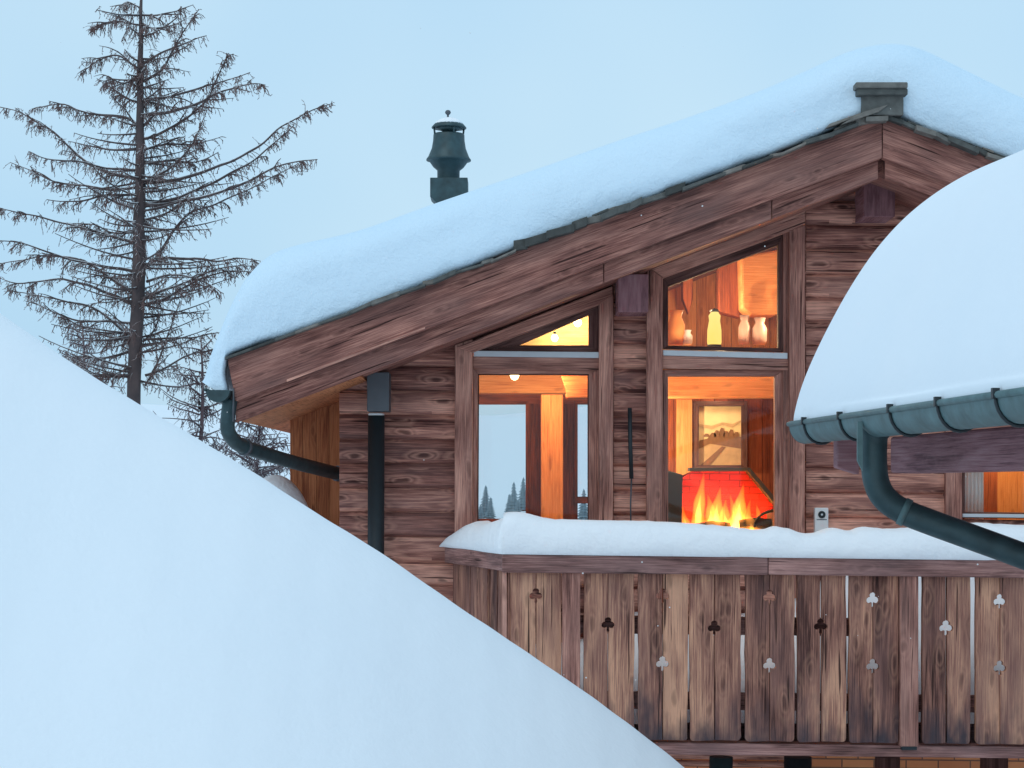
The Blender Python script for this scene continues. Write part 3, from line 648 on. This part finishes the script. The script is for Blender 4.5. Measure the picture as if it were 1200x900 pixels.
# ------------------------------------------------------------------ snow on the chalet roof
tops = [(238, 447), (242, 440), (250, 414), (262, 384), (276, 352), (292, 322), (316, 298), (350, 285), (420, 268), (500, 240), (600, 206), (700, 172), (800, 139), (880, 110), (940, 84), (985, 63), (1015, 54), (1045, 51), (1075, 56), (1110, 72), (1160, 97), (1200, 116), (1300, 156), (1600, 268), (1800, 345), (1830, 380)]
base = [(266, 466), (266, 455), (263, 440), (264, 428), (268, 417), (290, 407), (330, 392), (365, 379), (420, 360), (500, 330), (600, 290), (700, 252), (800, 215), (880, 186), (940, 163), (985, 144), (1015, 132), (1045, 130), (1075, 144), (1110, 157), (1160, 175), (1200, 190), (1300, 228), (1600, 340), (1800, 414), (1820, 420)]
def catm2(pts, n): return catmull([(a_, b_, 0) for a_, b_ in pts], n)
base = [(a_, b_ + (3.2 if a_ > 300 else 0)) for a_, b_ in base]
T, B = catm2(tops, 9), catm2(base, 9)
prof = [(.10, 0), (-.03, 0.0), (-.05, .1), (-.055, .28), (-.04, .5), (.0, .7), (.10, .86), (.24, .95), (.42, .99), (.7, 1.0), (1.1, 1.0), (2.2, .99), (4.0, .98), (6.6, .95), (7.1, .8), (7.25, .4), (7.25, 0)]
g = MB(); rows = []
for k, (dy, h) in enumerate(prof):
    row = []
    for i, (t_, b_) in enumerate(zip(T, B)):
        q = P(lerp(b_.x, t_.x, h), lerp(b_.y, t_.y, h), YB + .42 * h ** 3); q.y = YB
        lump = noise.noise(Vector((q.x * 1.1, dy * 1.1, h * 2))) * .05 + noise.noise(Vector((q.x * 3.3, dy * 3, h * 5))) * .018
        q = q + Vector((0, dy + (lump if 0 < h < 1 else 0), 0))
        if h > .6: q.z += lump * .3 * (0 if h < .9 and dy < .3 else 1)
        if k == 1: q.z += .02 * noise.noise(Vector((q.x * 6, 0, 7)))
        row.append(q)
    rows.append(row)
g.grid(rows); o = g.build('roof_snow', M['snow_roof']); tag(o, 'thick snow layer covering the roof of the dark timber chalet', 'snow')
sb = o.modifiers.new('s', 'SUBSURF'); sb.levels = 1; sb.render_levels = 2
# snow on the balcony rail
cr = [(519, 641), (519.6, 635), (522, 628), (527, 620), (535, 614), (545, 610), (556, 613), (575, 606), (600, 600), (622, 603), (645, 608), (700, 610), (760, 611), (830, 615), (870, 619), (895, 621), (910, 617), (930, 621), (950, 626), (968, 621), (980, 619), (1000, 622), (1015, 618), (1050, 620), (1090, 617), (1150, 613), (1220, 616), (1560, 624)]
g = MB(); cs = []
W = catm2(cr, 7)
for i, c in enumerate(W):
    f = max(0, min(1, (c.x - 520) / 68)); Yb = lerp(YF - .1, YD - .06, f)
    yb = lerp(641, 649.5, f) if c.x < 588 else 649.5 + (c.x - 588) * .0125
    b0 = P(c.x, yb, Yb); t0 = P(c.x, c.y + 1.2 * noise.noise(Vector((c.x * .09, 5, 0))), Yb)
    H = max(.01, t0.z - b0.z); wd = .24 if f >= 1 else .2
    side = Vector((0, 1, 0)) if f >= 1 else Vector((.9, .25 + .5 * f, 0)).normalized()
    row = []
    for u, h in ((.0, 0), (-.012, .05), (-.02, .3), (.0, .65), (.04, .88), (.1, .98), (.17, 1.0), (wd, .92), (wd + .05, .6), (wd + .05, .2), (wd, 0)):
        q = b0 + side * u + Vector((0, 0, H * h)); q += side * .02 * noise.noise(Vector((q.x * 4, q.z * 6, 0))); row.append(q)
    cs.append(row)
g.grid(cs); o = g.build('rail_snow', M['snow']); tag(o, 'long thick strip of snow lying on the balcony handrail', 'snow')
# snow on the balcony floor, seen between the pickets
pf = [(600, 752), (680, 750), (735, 716), (800, 722), (870, 716), (925, 702), (945, 694), (975, 672), (1010, 666), (1060, 664), (1120, 662), (1300, 660), (1560, 662)]
g = MB(); rows = []
for f in (0, .12, .3, .5, .7, .88, 1):
    row = []
    for c in catm2(pf, 5):
        Yq = lerp(YD + .42, YF - .12, f); lo_ = P(c.x, 852, YD + .2); hi_ = P(c.x, c.y, YF - .12)
        q = Vector((lerp(lo_.x, hi_.x, f), Yq, lerp(lo_.z, hi_.z, f ** .6))); q.z += .03 * noise.noise(Vector((q.x * 2, Yq * 2, 0))); row.append(q)
    rows.append(row)
rows.append([Vector((q.x, q.y, P(600, 860, YD + .16).z)) for q in rows[-1]])
g.grid(rows); o = g.build('deck_snow', M['snow']); tag(o, 'snow drifted on the balcony floor behind the pickets', 'snow')
# little drift by the pine wall
g = MB(); c = P(322, 620, YW - .5); rows = []
for j in range(13):
    A = j / 12
    rows.append([c + Vector(((.34 + .03 * noise.noise(Vector((i, j, 0)))) * math.sin(A * math.pi / 2) * math.cos(2 * math.pi * i / 24), .3 * math.sin(A * math.pi / 2) * math.sin(2 * math.pi * i / 24), -.3 + .72 * math.cos(A * math.pi / 2))) for i in range(25)])
rows.append([Vector((p.x, p.y, 0)) for p in rows[-1]])
g.grid(rows); o = g.build('snow_mound', M['snow']); tag(o, 'small snow mound beside the orange pine wall under the eave', 'snow')

# ------------------------------------------------------------------ things on and in the chalet
c = P(963, 624, YF - .08)
sec = thing('doorbell_camera', c, 'small white wall camera with black round lens beside the right window', 'camera')
a = MB(); a.pxprism([(955, 595), (955, 627), (971, 627), (971, 595)], YF - .1, .07); a.build('housing', M['white'], sec, .008)
a = MB(); q = P(963, 603, YF - .1); a.tube([q + Vector((0, .005, 0)), q + Vector((0, -.008, 0))], .027, 20); ln = a.build('lens', M['black'], sec)
a = MB(); a.tube([q + Vector((0, -.006, 0)), q + Vector((0, -.0095, 0))], .008, 12); a.build('lens_glint', M['flash'], ln)
a = MB(); a.pxprism([(957, 608.5), (957, 609.4), (969, 609.4), (969, 608.5)], YF - .102, .004); a.build('seam', M['steel'], sec)
bar = thing('iron_latch_bar', P(739, 560, YF - .08), 'slim vertical black iron bar on the siding between the two windows', 'bar')
a = MB(); a.tube([P(738, 478, YF - .09), P(738.6, 520, YF - .09), P(740, 561, YF - .09)], .016, 10); a.build('rod', M['black'], bar)
a = MB(); a.tube([P(740, 561, YF - .07), P(739, 590, YF - .06), P(739.5, 640, YF - .06)], .006, 6); a.build('cord', M['steel'], bar)
a = MB(); a.tube([P(738, 484, YF - .09), P(738, 484, YF)], .009, 6); a.build('bracket', M['black'], bar); a = MB(); a.tube([P(739, 556, YF - .09), P(739, 556, YF)], .009, 6); a.build('bracket', M['black'], bar)
# painting
YP = 17.93
pt = thing('framed_painting', P(842, 548, YP), 'framed brown winter landscape painting hanging above the fire', 'painting')
a = MB(); a.ring([(811, 470), (811, 549), (876, 549), (876, 470)], [(819, 476), (819, 545), (869, 545), (869, 476)], YP - .05, .05, .05); a.build('frame', M['frame'], pt, .004)
mt = [plain('paint_cream', (.86, .66, .36), var=.25, nscale=9), plain('paint_brown', (.24, .12, .06), var=.4, nscale=25), plain('paint_ochre', (.55, .37, .19), var=.3, nscale=18)]
a = MB(); a.pxprism([(819, 476), (819, 545), (869, 545), (869, 476)], YP, .01, mi=0)
a.pxprism([(819, 522), (819, 545), (869, 545), (869, 520), (845, 517)], YP - .003, .002, mi=2)
a.pxprism([(819, 518), (819, 526), (832, 520), (869, 526), (869, 512), (856, 510), (848, 504), (842, 511), (834, 507), (829, 514), (820, 516)], YP - .006, .002, mi=1)
a.pxprism([(821, 545), (832, 545), (850, 524), (846, 523)], YP - .009, .002, mi=1)
a.pxprism([(819, 497), (819, 500), (834, 503), (846, 498), (858, 501), (869, 494), (869, 492), (858, 497), (846, 495), (834, 499)], YP - .006, .002, mi=2)
for x, h in ((836, 5), (840, 8), (846, 11), (851, 7), (857, 9), (863, 6), (828, 4)): a.pxprism([(x - 3, 512), (x - 3.4, 512 - h * .5), (x - 1, 512 - h), (x + 2, 512 - h * .9), (x + 3.5, 512 - h * .4), (x + 3, 512)], YP - .009, .002, mi=1)
a.build('canvas', mt, pt)
# lamps, and added fill lights for the rooms
def lamp_fix(c, label, nm='ceiling_lamp', r_=.07, e=8):
    t = thing(nm, c, label, 'lamp'); a = MB(); a.lathe(c, [(.01, -r_), (r_ * .7, -r_ * .7), (r_, 0), (r_ * .7, r_ * .7), (.01, r_)], 16); a.build('bulb', M['bulb'], t)
    a = MB(); a.tube([c + Vector((0, 0, r_ * .8)), c + Vector((0, 0, r_ * 1.6))], r_ * .4, 8); a.build('stem', M['black'], t)
    point(c, e, (1, .76, .45), r_ + .004); return t
lamp_fix(P(677, 378, 16.3), 'bright round lamp in the triangular window, upper of the two', r_=.034, e=20)
lamp_fix(P(650, 396, 16.3), 'bright round lamp in the triangular window, lower of the two', r_=.03, e=12)
a = MB(); a.pxbox(590, 340, 712, 410, 16.5, .05, X, .9); a.build('gable_panel', M['pine_light'], chalet)
# small spotlight under the beam of the left room
lamp_fix(P(603, 440, 17.6), 'small round lamp under the beam inside the lower left window', nm='ceiling_light', r_=.04, e=45)
t = thing('loft_lantern', P(837, 406, 16.9), 'glowing yellow lantern standing inside the upper right window', 'lamp')
c = P(837, 404, 16.9)
a = MB(); a.lathe(c, [(.055, 0), (.06, .02), (.058, .12), (.045, .2), (.05, .24), (.03, .27)], 18); a.build('shade', M['shade'], t)
a = MB(); a.lathe(c + Vector((0, 0, .27)), [(.04, 0), (.03, .02), (.01, .03)], 14); a.build('cap', M['dark'], t); a = MB(); a.lathe(c + Vector((0, 0, -.02)), [(.06, 0), (.06, .02)], 14); a.build('base', M['dark'], t)
point(c + Vector((-.15, .1, .3)), 22, (1, .74, .42)); point(c + Vector((.55, -.3, .2)), 8, (1, .74, .42))
point(P(845, 425, 16.2), 40, (1, .74, .42)); point(P(1190, 500, 16.1), 26, (1, .7, .36)); point(P(738, 520, 17.3), 60, (1, .72, .4)); point(P(842, 458, 17.8), 3.2, (1, .74, .42)); point(P(640, 452, 18.78), 16, (1, .7, .4)); point(P(590, 452, 18.78), 12, (1, .7, .4))  # unseen fill lights without fittings, added to brighten the rooms and back walls
for x, yy, r_, h_, m, lb in ((792, 404, .07, .28, 'pine', 'small orange pot standing in for a reflection at the left of the upper right window'), (805, 404, .045, .12, 'white', 'short white pot standing in for a reflection beside the orange pot in the upper right window'),
                       (872, 404, .05, .24, 'pink', 'tall pale jar standing in for a reflection right of the yellow lantern'), (890, 404, .06, .22, 'pink', 'wide pale jar standing in for a reflection near the right edge of the upper window')):
    c = P(x, yy, 16.7); a = MB(); a.lathe(c, [(r_ * .8, 0), (r_, h_ * .15), (r_, h_ * .6), (r_ * .6, h_ * .8), (r_ * .8, h_)], 18); tag(a.build('reflection_vase', M[m]), lb, 'reflection_vase')  # made-up pots and jars in place of blurred reflections in the glass
# dining chair seen through the left window
c = P(676, 700, 17.2)
chx = thing('dining_chair', Vector((c.x, 17.2, fz)), 'slatted wooden chair standing inside the lower left window', 'chair')
a = MB(); 
for i in range(4): a.box(Vector((c.x - .15 + i * .1, 17.3, fz + .78)), (.03, .02, .5), Z, .6)
a.box(Vector((c.x, 17.3, fz + 1.04)), (.42, .03, .06), X, .8); a.build('backrest', M['pine'], chx, .004)
a = MB(); a.box(Vector((c.x, 17.1, fz + .45)), (.44, .42, .035), X, .6); a.build('seat', M['pine'], chx, .006)
for sx in (-1, 1):
    for sy in (-1, 1):
        a = MB(); a.box(Vector((c.x + sx * .19, 17.1 + sy * .18, fz + .217)), (.035, .035, .43), Z, .5); a.build('leg', M['pine'], chx)
# curtain at the right window
a = MB(); rows = []
for zz in (0, 1):
    row = []
    for i in range(25):
        x = 1131 + i * .9; q = P(x, 530 if zz else 612, YF + .22); q.y += .006 * math.sin(i * 1.3); row.append(q)
    rows.append(row)
a.grid(rows); o = a.build('curtain', M['curtain']); tag(o, 'white curtain hanging at the left side of the far right window', 'curtain'); so = o.modifiers.new('s', 'SOLIDIFY'); so.thickness = .004
a = MB(); a.pxbox(1153, 530, 1169, 700, YF + 1.2, .1, Z, .6); a.build('inner_post', M['pine_dark'], chalet)
a = MB(); a.pxbox(1166, 520, 1330, 720, YF + 1.45, .1, Z, .7); a.build('inner_partition', M['pine'], chalet)

# ------------------------------------------------------------------ the neighbouring house on the right
YN = 8.5; vpx = 422
ud = -Vector(((vpx - 600) / F, 1, 0)).normalized()          # toward the viewer, along its eave
vd = Vector((-ud.y, ud.x, 0)).normalized()
if vd.x < 0: vd = -vd
O = P(936, 497, YN)
nb = thing('neighbour_house', Vector((O.x + 3, O.y - 3, 0)), 'neighbouring house at right with teal gutter and heavy rounded roof snow', 'house')
LN = 4.6
rg = .068
gc = O + Vector((.03, 0, 0)) - ud * .02
a = MB(); segs = [math.pi + math.pi * i / 12 for i in range(13)]
def sec_(o_, r2): return [o_ + vd * (r2 * math.cos(q)) + Vector((0, 0, r2 * math.sin(q) * 1.2)) for q in segs]
a.grid([sec_(gc, rg), sec_(gc + ud * LN, rg)]); a.grid([list(reversed(sec_(gc, rg - .01))), list(reversed(sec_(gc + ud * LN, rg - .01)))])
a.prism(sec_(gc, rg), ud * .01); a.tube([gc - vd * rg, gc - vd * rg + ud * LN], .011, 8)
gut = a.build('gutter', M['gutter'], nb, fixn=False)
def along(px, base_):        # parameter of a pixel column along the eave line
    lo, hi = -1, LN + 1
    for _ in range(40):
        m_ = (lo + hi) / 2; p = base_ + ud * m_; q = CROT.transposed() @ (p - EYE); x = PPX + F * q.x / -q.z
        if x < px: lo = m_
        else: hi = m_
    return lo
for px in (943, 985, 1044, 1100, 1168, 1245, 1340):
    s_ = along(px, gc - vd * rg); a = MB()
    a.tube([gc + ud * s_ + vd * ((rg + .004) * math.cos(q)) + Vector((0, 0, (rg + .004) * 1.2 * math.sin(q))) for q in segs], .006, 6)
    e = gc + ud * s_ - vd * (rg + .004); a.box(e + Vector((0, 0, .004)), (.02, .024, .03)); a.build('gutter_bracket', M['black'] if px != 1340 else M['black'], gut)
# downpipe
s0 = along(1026, gc); q0 = gc + ud * s0
pz = lambda px, py, Y_: P(px, py, Y_)
yy = q0.y
pth = catmull([q0 + Vector((0, 0, -.03)), pz(1024, 535, yy), pz(1027, 565, yy), pz(1037, 584, yy), pz(1056, 598, yy), pz(1085, 610, yy - .02), pz(1140, 630, yy - .06), pz(1200, 652, yy - .1), pz(1420, 735, yy - .3)], 6)
a = MB(); a.tube(pth, [.062 if i < 3 else .047 for i in range(len(pth))], 18); dpn = a.build('downpipe', M['teal'], nb)
for k in (25,):
    a = MB(); d = (pth[k + 1] - pth[k]).normalized(); a.tube([pth[k] - d * .012, pth[k] + d * .012], .051, 18); a.build('collar', M['gutter'], dpn)
a = MB(); a.prism([pz(1005, 494, yy - .07), pz(1005, 540, yy - .07), pz(1011, 552, yy - .07), pz(1011, 494, yy - .07)], .02); a.build('strap', M['gutter'], dpn)
# eave timbers and roof slab
e0 = P(1043, 512, YN - .35); e1 = P(1043, 554.5, YN - .35)
a = MB(); a.prism([e0, e1, e1 + vd * .12, e0 + vd * .12], ud * 4.0, ud, .4); a.build('eave_beam', M['purple'], nb, .012)
a = MB(); a.prism([P(981, 508, YN - .1), P(981, 548, YN - .1), P(1007, 556, YN - .1), P(1007, 508, YN - .1)], .1, X, .6); a.build('rafter_end', M['purple'], nb, .006)
a = MB(); k0 = O + vd * .12 + Vector((0, 0, .0)); rise = .34
a.prism([k0 + Vector((0, 0, -.03)), k0 + vd * 4 + Vector((0, 0, 4 * rise - .03)), k0 + vd * 4 + Vector((0, 0, 4 * rise + .04)), k0 + Vector((0, 0, .04))], ud * LN, ud, .3); a.build('roof', M['purple'], nb)
k1 = O + vd * 1.45 + ud * 1.0
a = MB(); a.prism([Vector((k1.x, k1.y, 0)), Vector((k1.x, k1.y, 0)) + vd * .2, k1 + vd * .2 + Vector((0, 0, .35)), k1 + Vector((0, 0, .35))], ud * (LN - 1.2), ud, .4); a.build('wall', M['siding'], nb)
a = MB(); a.prism([Vector((k1.x, k1.y, 0)) + vd * .2, Vector((k1.x, k1.y, 0)) + vd * 3, k1 + vd * 3 + Vector((0, 0, .9)), k1 + vd * .2 + Vector((0, 0, .35))], ud * .15, X, .4); a.build('gable_wall', M['siding'], nb)
# its snow
oc = [(944, 506), (934, 503), (929, 496), (931, 480), (939, 452), (952, 420), (971, 381), (996, 336), (1025, 293), (1058, 256), (1092, 228), (1128, 206), (1165, 190), (1205, 176), (1300, 146), (1450, 92), (1700, 0), (1950, -90), (1960, 100), (1500, 310), (1100, 455), (960, 504)]
cc = catm2(oc, 5); g = MB(); rows = []
cen = Vector((1200, 350, 0))
for s_, k in ((-.10, .0), (-.10, .6), (-.08, .90), (-.04, .975), (.04, 1), (.3, 1), (.8, 1), (1.3, 1), (1.8, 1), (2.4, 1), (3.1, 1), (3.9, 1), (4.5, 1), (4.6, .9), (4.62, 0)):
    row = []
    for c in cc:
        if k < 1: c = cen + (c - cen) * (1 - (1 - k) * (1 if k < .8 else .35))
        q = P(c.x, c.y, YN); h = q.z - O.z
        if h > 0: q.z = O.z + h * (1 - .018 * max(0, s_))
        q += ud * s_; n_ = noise.noise(Vector((q.x * 1.2, q.y * 1.2, q.z * 1.2))) * .03
        if k == 1 and s_ > .1 and h > .05: q += Vector((-n_ * .6, 0, n_))
        row.append(q)
    rows.append(row)
g.grid(rows); o = g.build('neighbour_roof_snow', M['snow_near']); tag(o, 'big smooth rounded snow overhang above the teal gutter at right', 'snow')
sb = o.modifiers.new('s', 'SUBSURF'); sb.levels = 1; sb.render_levels = 2

# ------------------------------------------------------------------ larch tree
def twigs(mb, pts, rng, pxm, dens=1.0, tl=(5, 20)):
    """hanging twigs with short spurs along a branch; sizes in pixels at this depth / pxm"""
    for i in range(len(pts) - 1):
        f = i / (len(pts) - 1)
        for _ in range(rng.choice((1, 2, 3)) if rng.random() < dens else 0):
            p = lerp(pts[i], pts[i + 1], rng.random())
            L_ = rng.uniform(*tl) / pxm * (1.15 - .6 * f)
            d = (pts[i + 1] - pts[i]).normalized()
            v = (d * rng.uniform(.1, 1) + Vector((rng.gauss(0, .5), rng.gauss(0, .8), rng.gauss(-.55, .5)))).normalized()
            n = 3; q = [p]
            for k in range(n): v = (v + Vector((rng.gauss(0, .15), rng.gauss(0, .15), -.28))).normalized(); q.append(q[-1] + v * L_ / n)
            r0 = .45 / pxm; mb.tube(q, [r0 * 1.0, r0 * .85, r0 * .7, r0 * .45], 3, cap=False)
            for k in range(1, n + 1):
                for _ in range(rng.choice((0, 1, 1))):
                    e = (v + Vector((rng.gauss(0, .9), rng.gauss(0, .9), rng.gauss(-.3, .6)))).normalized() * rng.uniform(1.5, 4.5) / pxm
                    mb.tube([q[k], q[k] + e], [.5 / pxm, .3 / pxm], 3, cap=False)
YL = 26.0; pmL = F / YL
rng = random.Random(11)
lt = thing('larch_tree', P(157, 900, YL), 'tall bare larch with drooping twigs left of the chalet, trunk rising above the snow bank', 'tree')
lt.location.z = 0; WPOS[lt.name].z = 0
tr = [(165, -24), (165, 0), (165, 60), (164, 140), (164, 220), (163, 300), (160, 380), (157, 460), (155, 600), (154, 1000)]
a = MB(); tp = catmull([P(x, y, YL) for x, y in tr], 5); rr = [lerp(.5, 8.0, min(1, (i / (len(tp) - 1) * 1.75)) ** 1.15) / pmL for i in range(len(tp))]
tp = [p + Vector((.02 * noise.noise(Vector((0, 0, p.z * 2))), 0, 0)) for p in tp]
a.tube(tp, rr, 12); a.build('trunk', M['bark'], lt)
BR = [
 [(168, 163), (185, 158), (205, 147), (228, 130), (243, 117), (252, 98), (262, 75), (268, 62)],
 [(168, 213), (195, 200), (217, 180), (230, 160), (239, 138)],
 [(168, 214), (205, 211), (240, 201), (275, 187), (305, 170), (330, 148), (360, 132), (390, 121)],
 [(170, 240), (205, 233), (240, 218), (270, 203), (300, 186), (325, 165), (345, 146)],
 [(170, 241), (215, 236), (255, 226), (290, 213), (320, 197), (345, 190), (372, 186)],
 [(164, 318), (180, 306), (192, 290), (204, 270), (222, 250), (250, 240), (285, 224), (320, 208), (350, 190)],
 [(169, 135), (200, 131), (235, 120), (262, 106), (290, 99), (311, 100)],
 [(168, 117), (200, 113), (232, 104), (262, 95), (293, 85)],
 [(168, 148), (182, 132), (188, 108), (186, 84), (180, 64)],
 [(168, 96), (190, 80), (203, 58), (216, 36), (233, 11)],
 [(168, 74), (192, 62), (215, 50), (242, 42)],
 [(168, 28), (180, 34), (200, 30), (217, 22)], [(168, 18), (190, 17), (218, 9)],
 [(180, 304), (220, 302), (255, 306), (285, 303), (305, 306)],
 [(171, 357), (195, 349), (217, 336), (240, 325), (268, 318), (300, 319)],
 [(170, 350), (190, 340), (215, 333), (245, 318), (275, 312), (303, 312)],
 [(168, 398), (200, 396), (230, 395), (258, 390)],
 [(170, 452), (183, 430), (194, 400), (203, 375), (211, 352)],
 [(170, 440), (195, 430), (222, 416), (250, 410), (262, 404)],
 [(168, 400), (182, 385), (190, 362)],
 [(172, 330), (200, 322), (240, 330), (262, 345)],
 [(168, 176), (195, 168), (225, 170), (258, 160)], [(168, 192), (200, 188), (230, 190), (256, 178)], [(168, 258), (195, 250), (218, 236), (240, 246)],
 [(160, 210), (135, 204), (108, 194), (85, 176), (62, 155), (45, 143), (22, 132), (-8, 123)],
 [(160, 220), (130, 222), (100, 218), (70, 214), (45, 205), (12, 189)],
 [(160, 146), (148, 138), (120, 135), (95, 130), (70, 122), (38, 128)],
 [(160, 174), (135, 176), (110, 172), (80, 166)], [(160, 200), (125, 196), (92, 190), (55, 186), (35, 178)], [(160, 228), (120, 230), (85, 236), (55, 234)],
 [(160, 78), (140, 66), (122, 68), (108, 76), (97, 86)], [(162, 90), (145, 98), (128, 92), (118, 102)], [(160, 120), (142, 112), (130, 100)],
 [(163, 29), (138, 25), (120, 28), (107, 33)], [(163, 18), (140, 17), (113, 12)], [(165, 8), (150, 2), (140, 10)],
 [(158, 284), (130, 277), (100, 268), (65, 259), (30, 250), (-10, 243)],
 [(158, 274), (130, 272), (110, 263), (85, 262)],
 [(158, 318), (125, 312), (90, 306), (60, 297), (25, 285), (-10, 281)],
 [(156, 345), (125, 322), (95, 305), (60, 300), (30, 304), (-8, 310)],
 [(156, 356), (125, 343), (95, 332), (60, 328), (20, 332), (-8, 322)],
 [(154, 396), (130, 376), (108, 360), (80, 354), (45, 346), (8, 340)],
 [(155, 378), (120, 377), (85, 374), (55, 362), (30, 350)],
 [(152, 412), (125, 419), (95, 418), (75, 410)], [(153, 430), (130, 440), (108, 436), (90, 424)],
 [(152, 400), (120, 392), (90, 380), (60, 362)],
]
br = MB(); tw = MB()
for bi, b_ in enumerate(BR):
    back = rng.uniform(-1, 1) * 1.3; n = len(b_)
    pts = catmull([P(x, y, YL + back * (i / (n - 1)) ** 1.2) for i, (x, y) in enumerate(b_)], 5)
    pts = [p + Vector((0, 0, .025 * noise.noise(Vector((p.x * 3, bi, 0))))) for p in pts]
    Lp = (pts[-1] - pts[0]).length * pmL; r0 = min(2.5, .9 + Lp * .0075) / pmL
    br.tube(pts, [lerp(r0, .45 / pmL, (i / (len(pts) - 1)) ** .8) for i in range(len(pts))], 6)
    twigs(tw, pts, rng, pmL, 1.0, (6, 22))
    for k in range(2, len(pts) - 2, 3):                 # side branches fanning out to both sides
        d = (pts[k + 1] - pts[k]).normalized()
        for s_ in (-1, 1):
            if rng.random() < .35: continue
            v = (d * rng.uniform(.5, 1.2) + Vector((0, s_ * rng.uniform(.5, 1.1), rng.uniform(-.35, .3)))).normalized(); q = [pts[k]]
            for m_ in range(5): v = (v + Vector((rng.gauss(0, .12), 0, rng.gauss(-.04, .1)))).normalized(); q.append(q[-1] + v * rng.uniform(4, 11) / pmL * (1.2 - k / len(pts)))
            br.tube(q, [1.0 / pmL, .9 / pmL, .8 / pmL, .65 / pmL, .5 / pmL, .35 / pmL], 4, cap=False)
            twigs(tw, q, rng, pmL, .8, (4, 15))
# boughs toward and away from the viewer
for k in range(120):
    y0 = rng.uniform(30, 450); L_ = lerp(30, 125, min(1, y0 / 300)) * rng.uniform(.5, 1) / pmL; A = rng.uniform(0, 2 * math.pi)
    p = P(poly_at([(-24, 165), (220, 164), (300, 163), (460, 157)], y0), y0, YL); v = Vector((math.cos(A) * .8, math.sin(A), rng.uniform(-.25, .15))).normalized(); q = [p]
    for m_ in range(8): v = (v + Vector((rng.gauss(0, .07), rng.gauss(0, .07), .035))).normalized(); q.append(q[-1] + v * L_ / 8)
    br.tube(q, [lerp(1.5, .4, i / 8) / pmL for i in range(9)], 5, cap=False); twigs(tw, q, rng, pmL, 1.0, (5, 20))
crown = br.build('branches', M['bark'], lt, fixn=False); tw.build('twigs', M['twig'], crown, fixn=False)
def bare_tree(px, ytop, Y, spread, label, seed):
    rg_ = random.Random(seed); pm_ = F / Y; c = P(px, 600, Y)
    t = thing('bare_tree', Vector((c.x, Y, 0)), label, 'tree', 'bare trees behind the snow bank'); tz = P(px, ytop, Y).z
    a = MB(); tp = [Vector((c.x + .05 * math.sin(z_ * 1.5), Y, z_)) for z_ in [tz * i / 14 for i in range(15)]]
    a.tube(tp, [lerp(.10, .01, i / 14) for i in range(15)], 8); a.build('trunk', M['bark2'], t)
    b1 = MB()
    for k in range(95):
        z_ = rg_.uniform(tz * .35, tz * .99); L_ = spread * (1.05 - z_ / tz) * rg_.uniform(.6, 1.1) + .25; A = rg_.uniform(0, 2 * math.pi)
        v = Vector((math.cos(A), math.sin(A), rg_.uniform(-.05, .5))).normalized(); q = [Vector((c.x, Y, z_))]
        for m_ in range(7): v = (v + Vector((rg_.gauss(0, .12), rg_.gauss(0, .12), rg_.gauss(0, .1)))).normalized(); q.append(q[-1] + v * L_ / 7)
        b1.tube(q, [lerp(1.3, .4, i / 7) / pm_ for i in range(8)], 4, cap=False); twigs(b1, q, rg_, pm_, .9, (6, 20))
    b1.build('branches', M['bark2'], t, fixn=False)
bare_tree(232, 395, 30, 2.0, 'slender reddish bare tree right of the larch, half hidden by the snow bank', 3)
bare_tree(300, 470, 33, 2.6, 'low bare tree behind the left gutter pipe, against the pale sky', 5)
bare_tree(95, 380, 32, 2.2, 'bare tree behind the left boughs of the larch, low over the snow bank', 8)
# firs on the far hill, seen through the room
for i, (px, Y, h_) in enumerate(((563, 52, .5), (569, 58, .85), (575, 55, .62), (597, 60, .55), (602, 57, .95), (607, 53, .6), (613, 62, .95), (684, 55, .8))):
    c = P(px, 590, Y); z0 = hill_z(c.x, Y); rg_ = random.Random(i)
    t = thing('fir_tree', Vector((c.x, Y, z0)), 'small dark fir on the snowy hill seen through the left room', 'tree', 'firs on the far hill')
    a = MB(); a.tube([Vector((c.x, Y, z0 - .3)), Vector((c.x, Y, z0 + h_))], [.12, .02], 7); a.build('trunk', M['bark'], t)
    a = MB()
    for k in range(11):
        f = k / 10; zz = z0 + h_ * (.12 + .86 * f); rad = h_ * .24 * (1 - f) + .06; nn = 12; b = len(a.v)
        a.v.append(Vector((c.x, Y, zz + h_ * .11)))
        for q in range(nn): A = 2 * math.pi * q / nn; r3 = rad * (1 if q % 2 else .6) * rg_.uniform(.8, 1.15); a.v.append(Vector((c.x + r3 * math.cos(A), Y + r3 * math.sin(A), zz - rad * .25)))
        for q in range(nn): a.face([b, b + 1 + q, b + 1 + (q + 1) % nn])
    a.build('crown', M['needle'], t, fixn=False)
# ------------------------------------------------------------------ falling snowflakes
rng = random.Random(4); a = MB()
for k in range(60):
    Y_ = rng.uniform(5.5, 14); c = P(rng.uniform(0, 1200), rng.uniform(0, 900), Y_); r_ = rng.uniform(.4, 1.1) * Y_ / F
    a.lathe(c, [(.1 * r_, -r_), (.8 * r_, -.5 * r_), (r_, 0), (.7 * r_, .6 * r_), (.1 * r_, r_)], 6)
tag(a.build('falling_snowflakes', M['white'], fixn=False), 'tiny scattered snowflakes falling through the air', 'snow', kind='stuff')
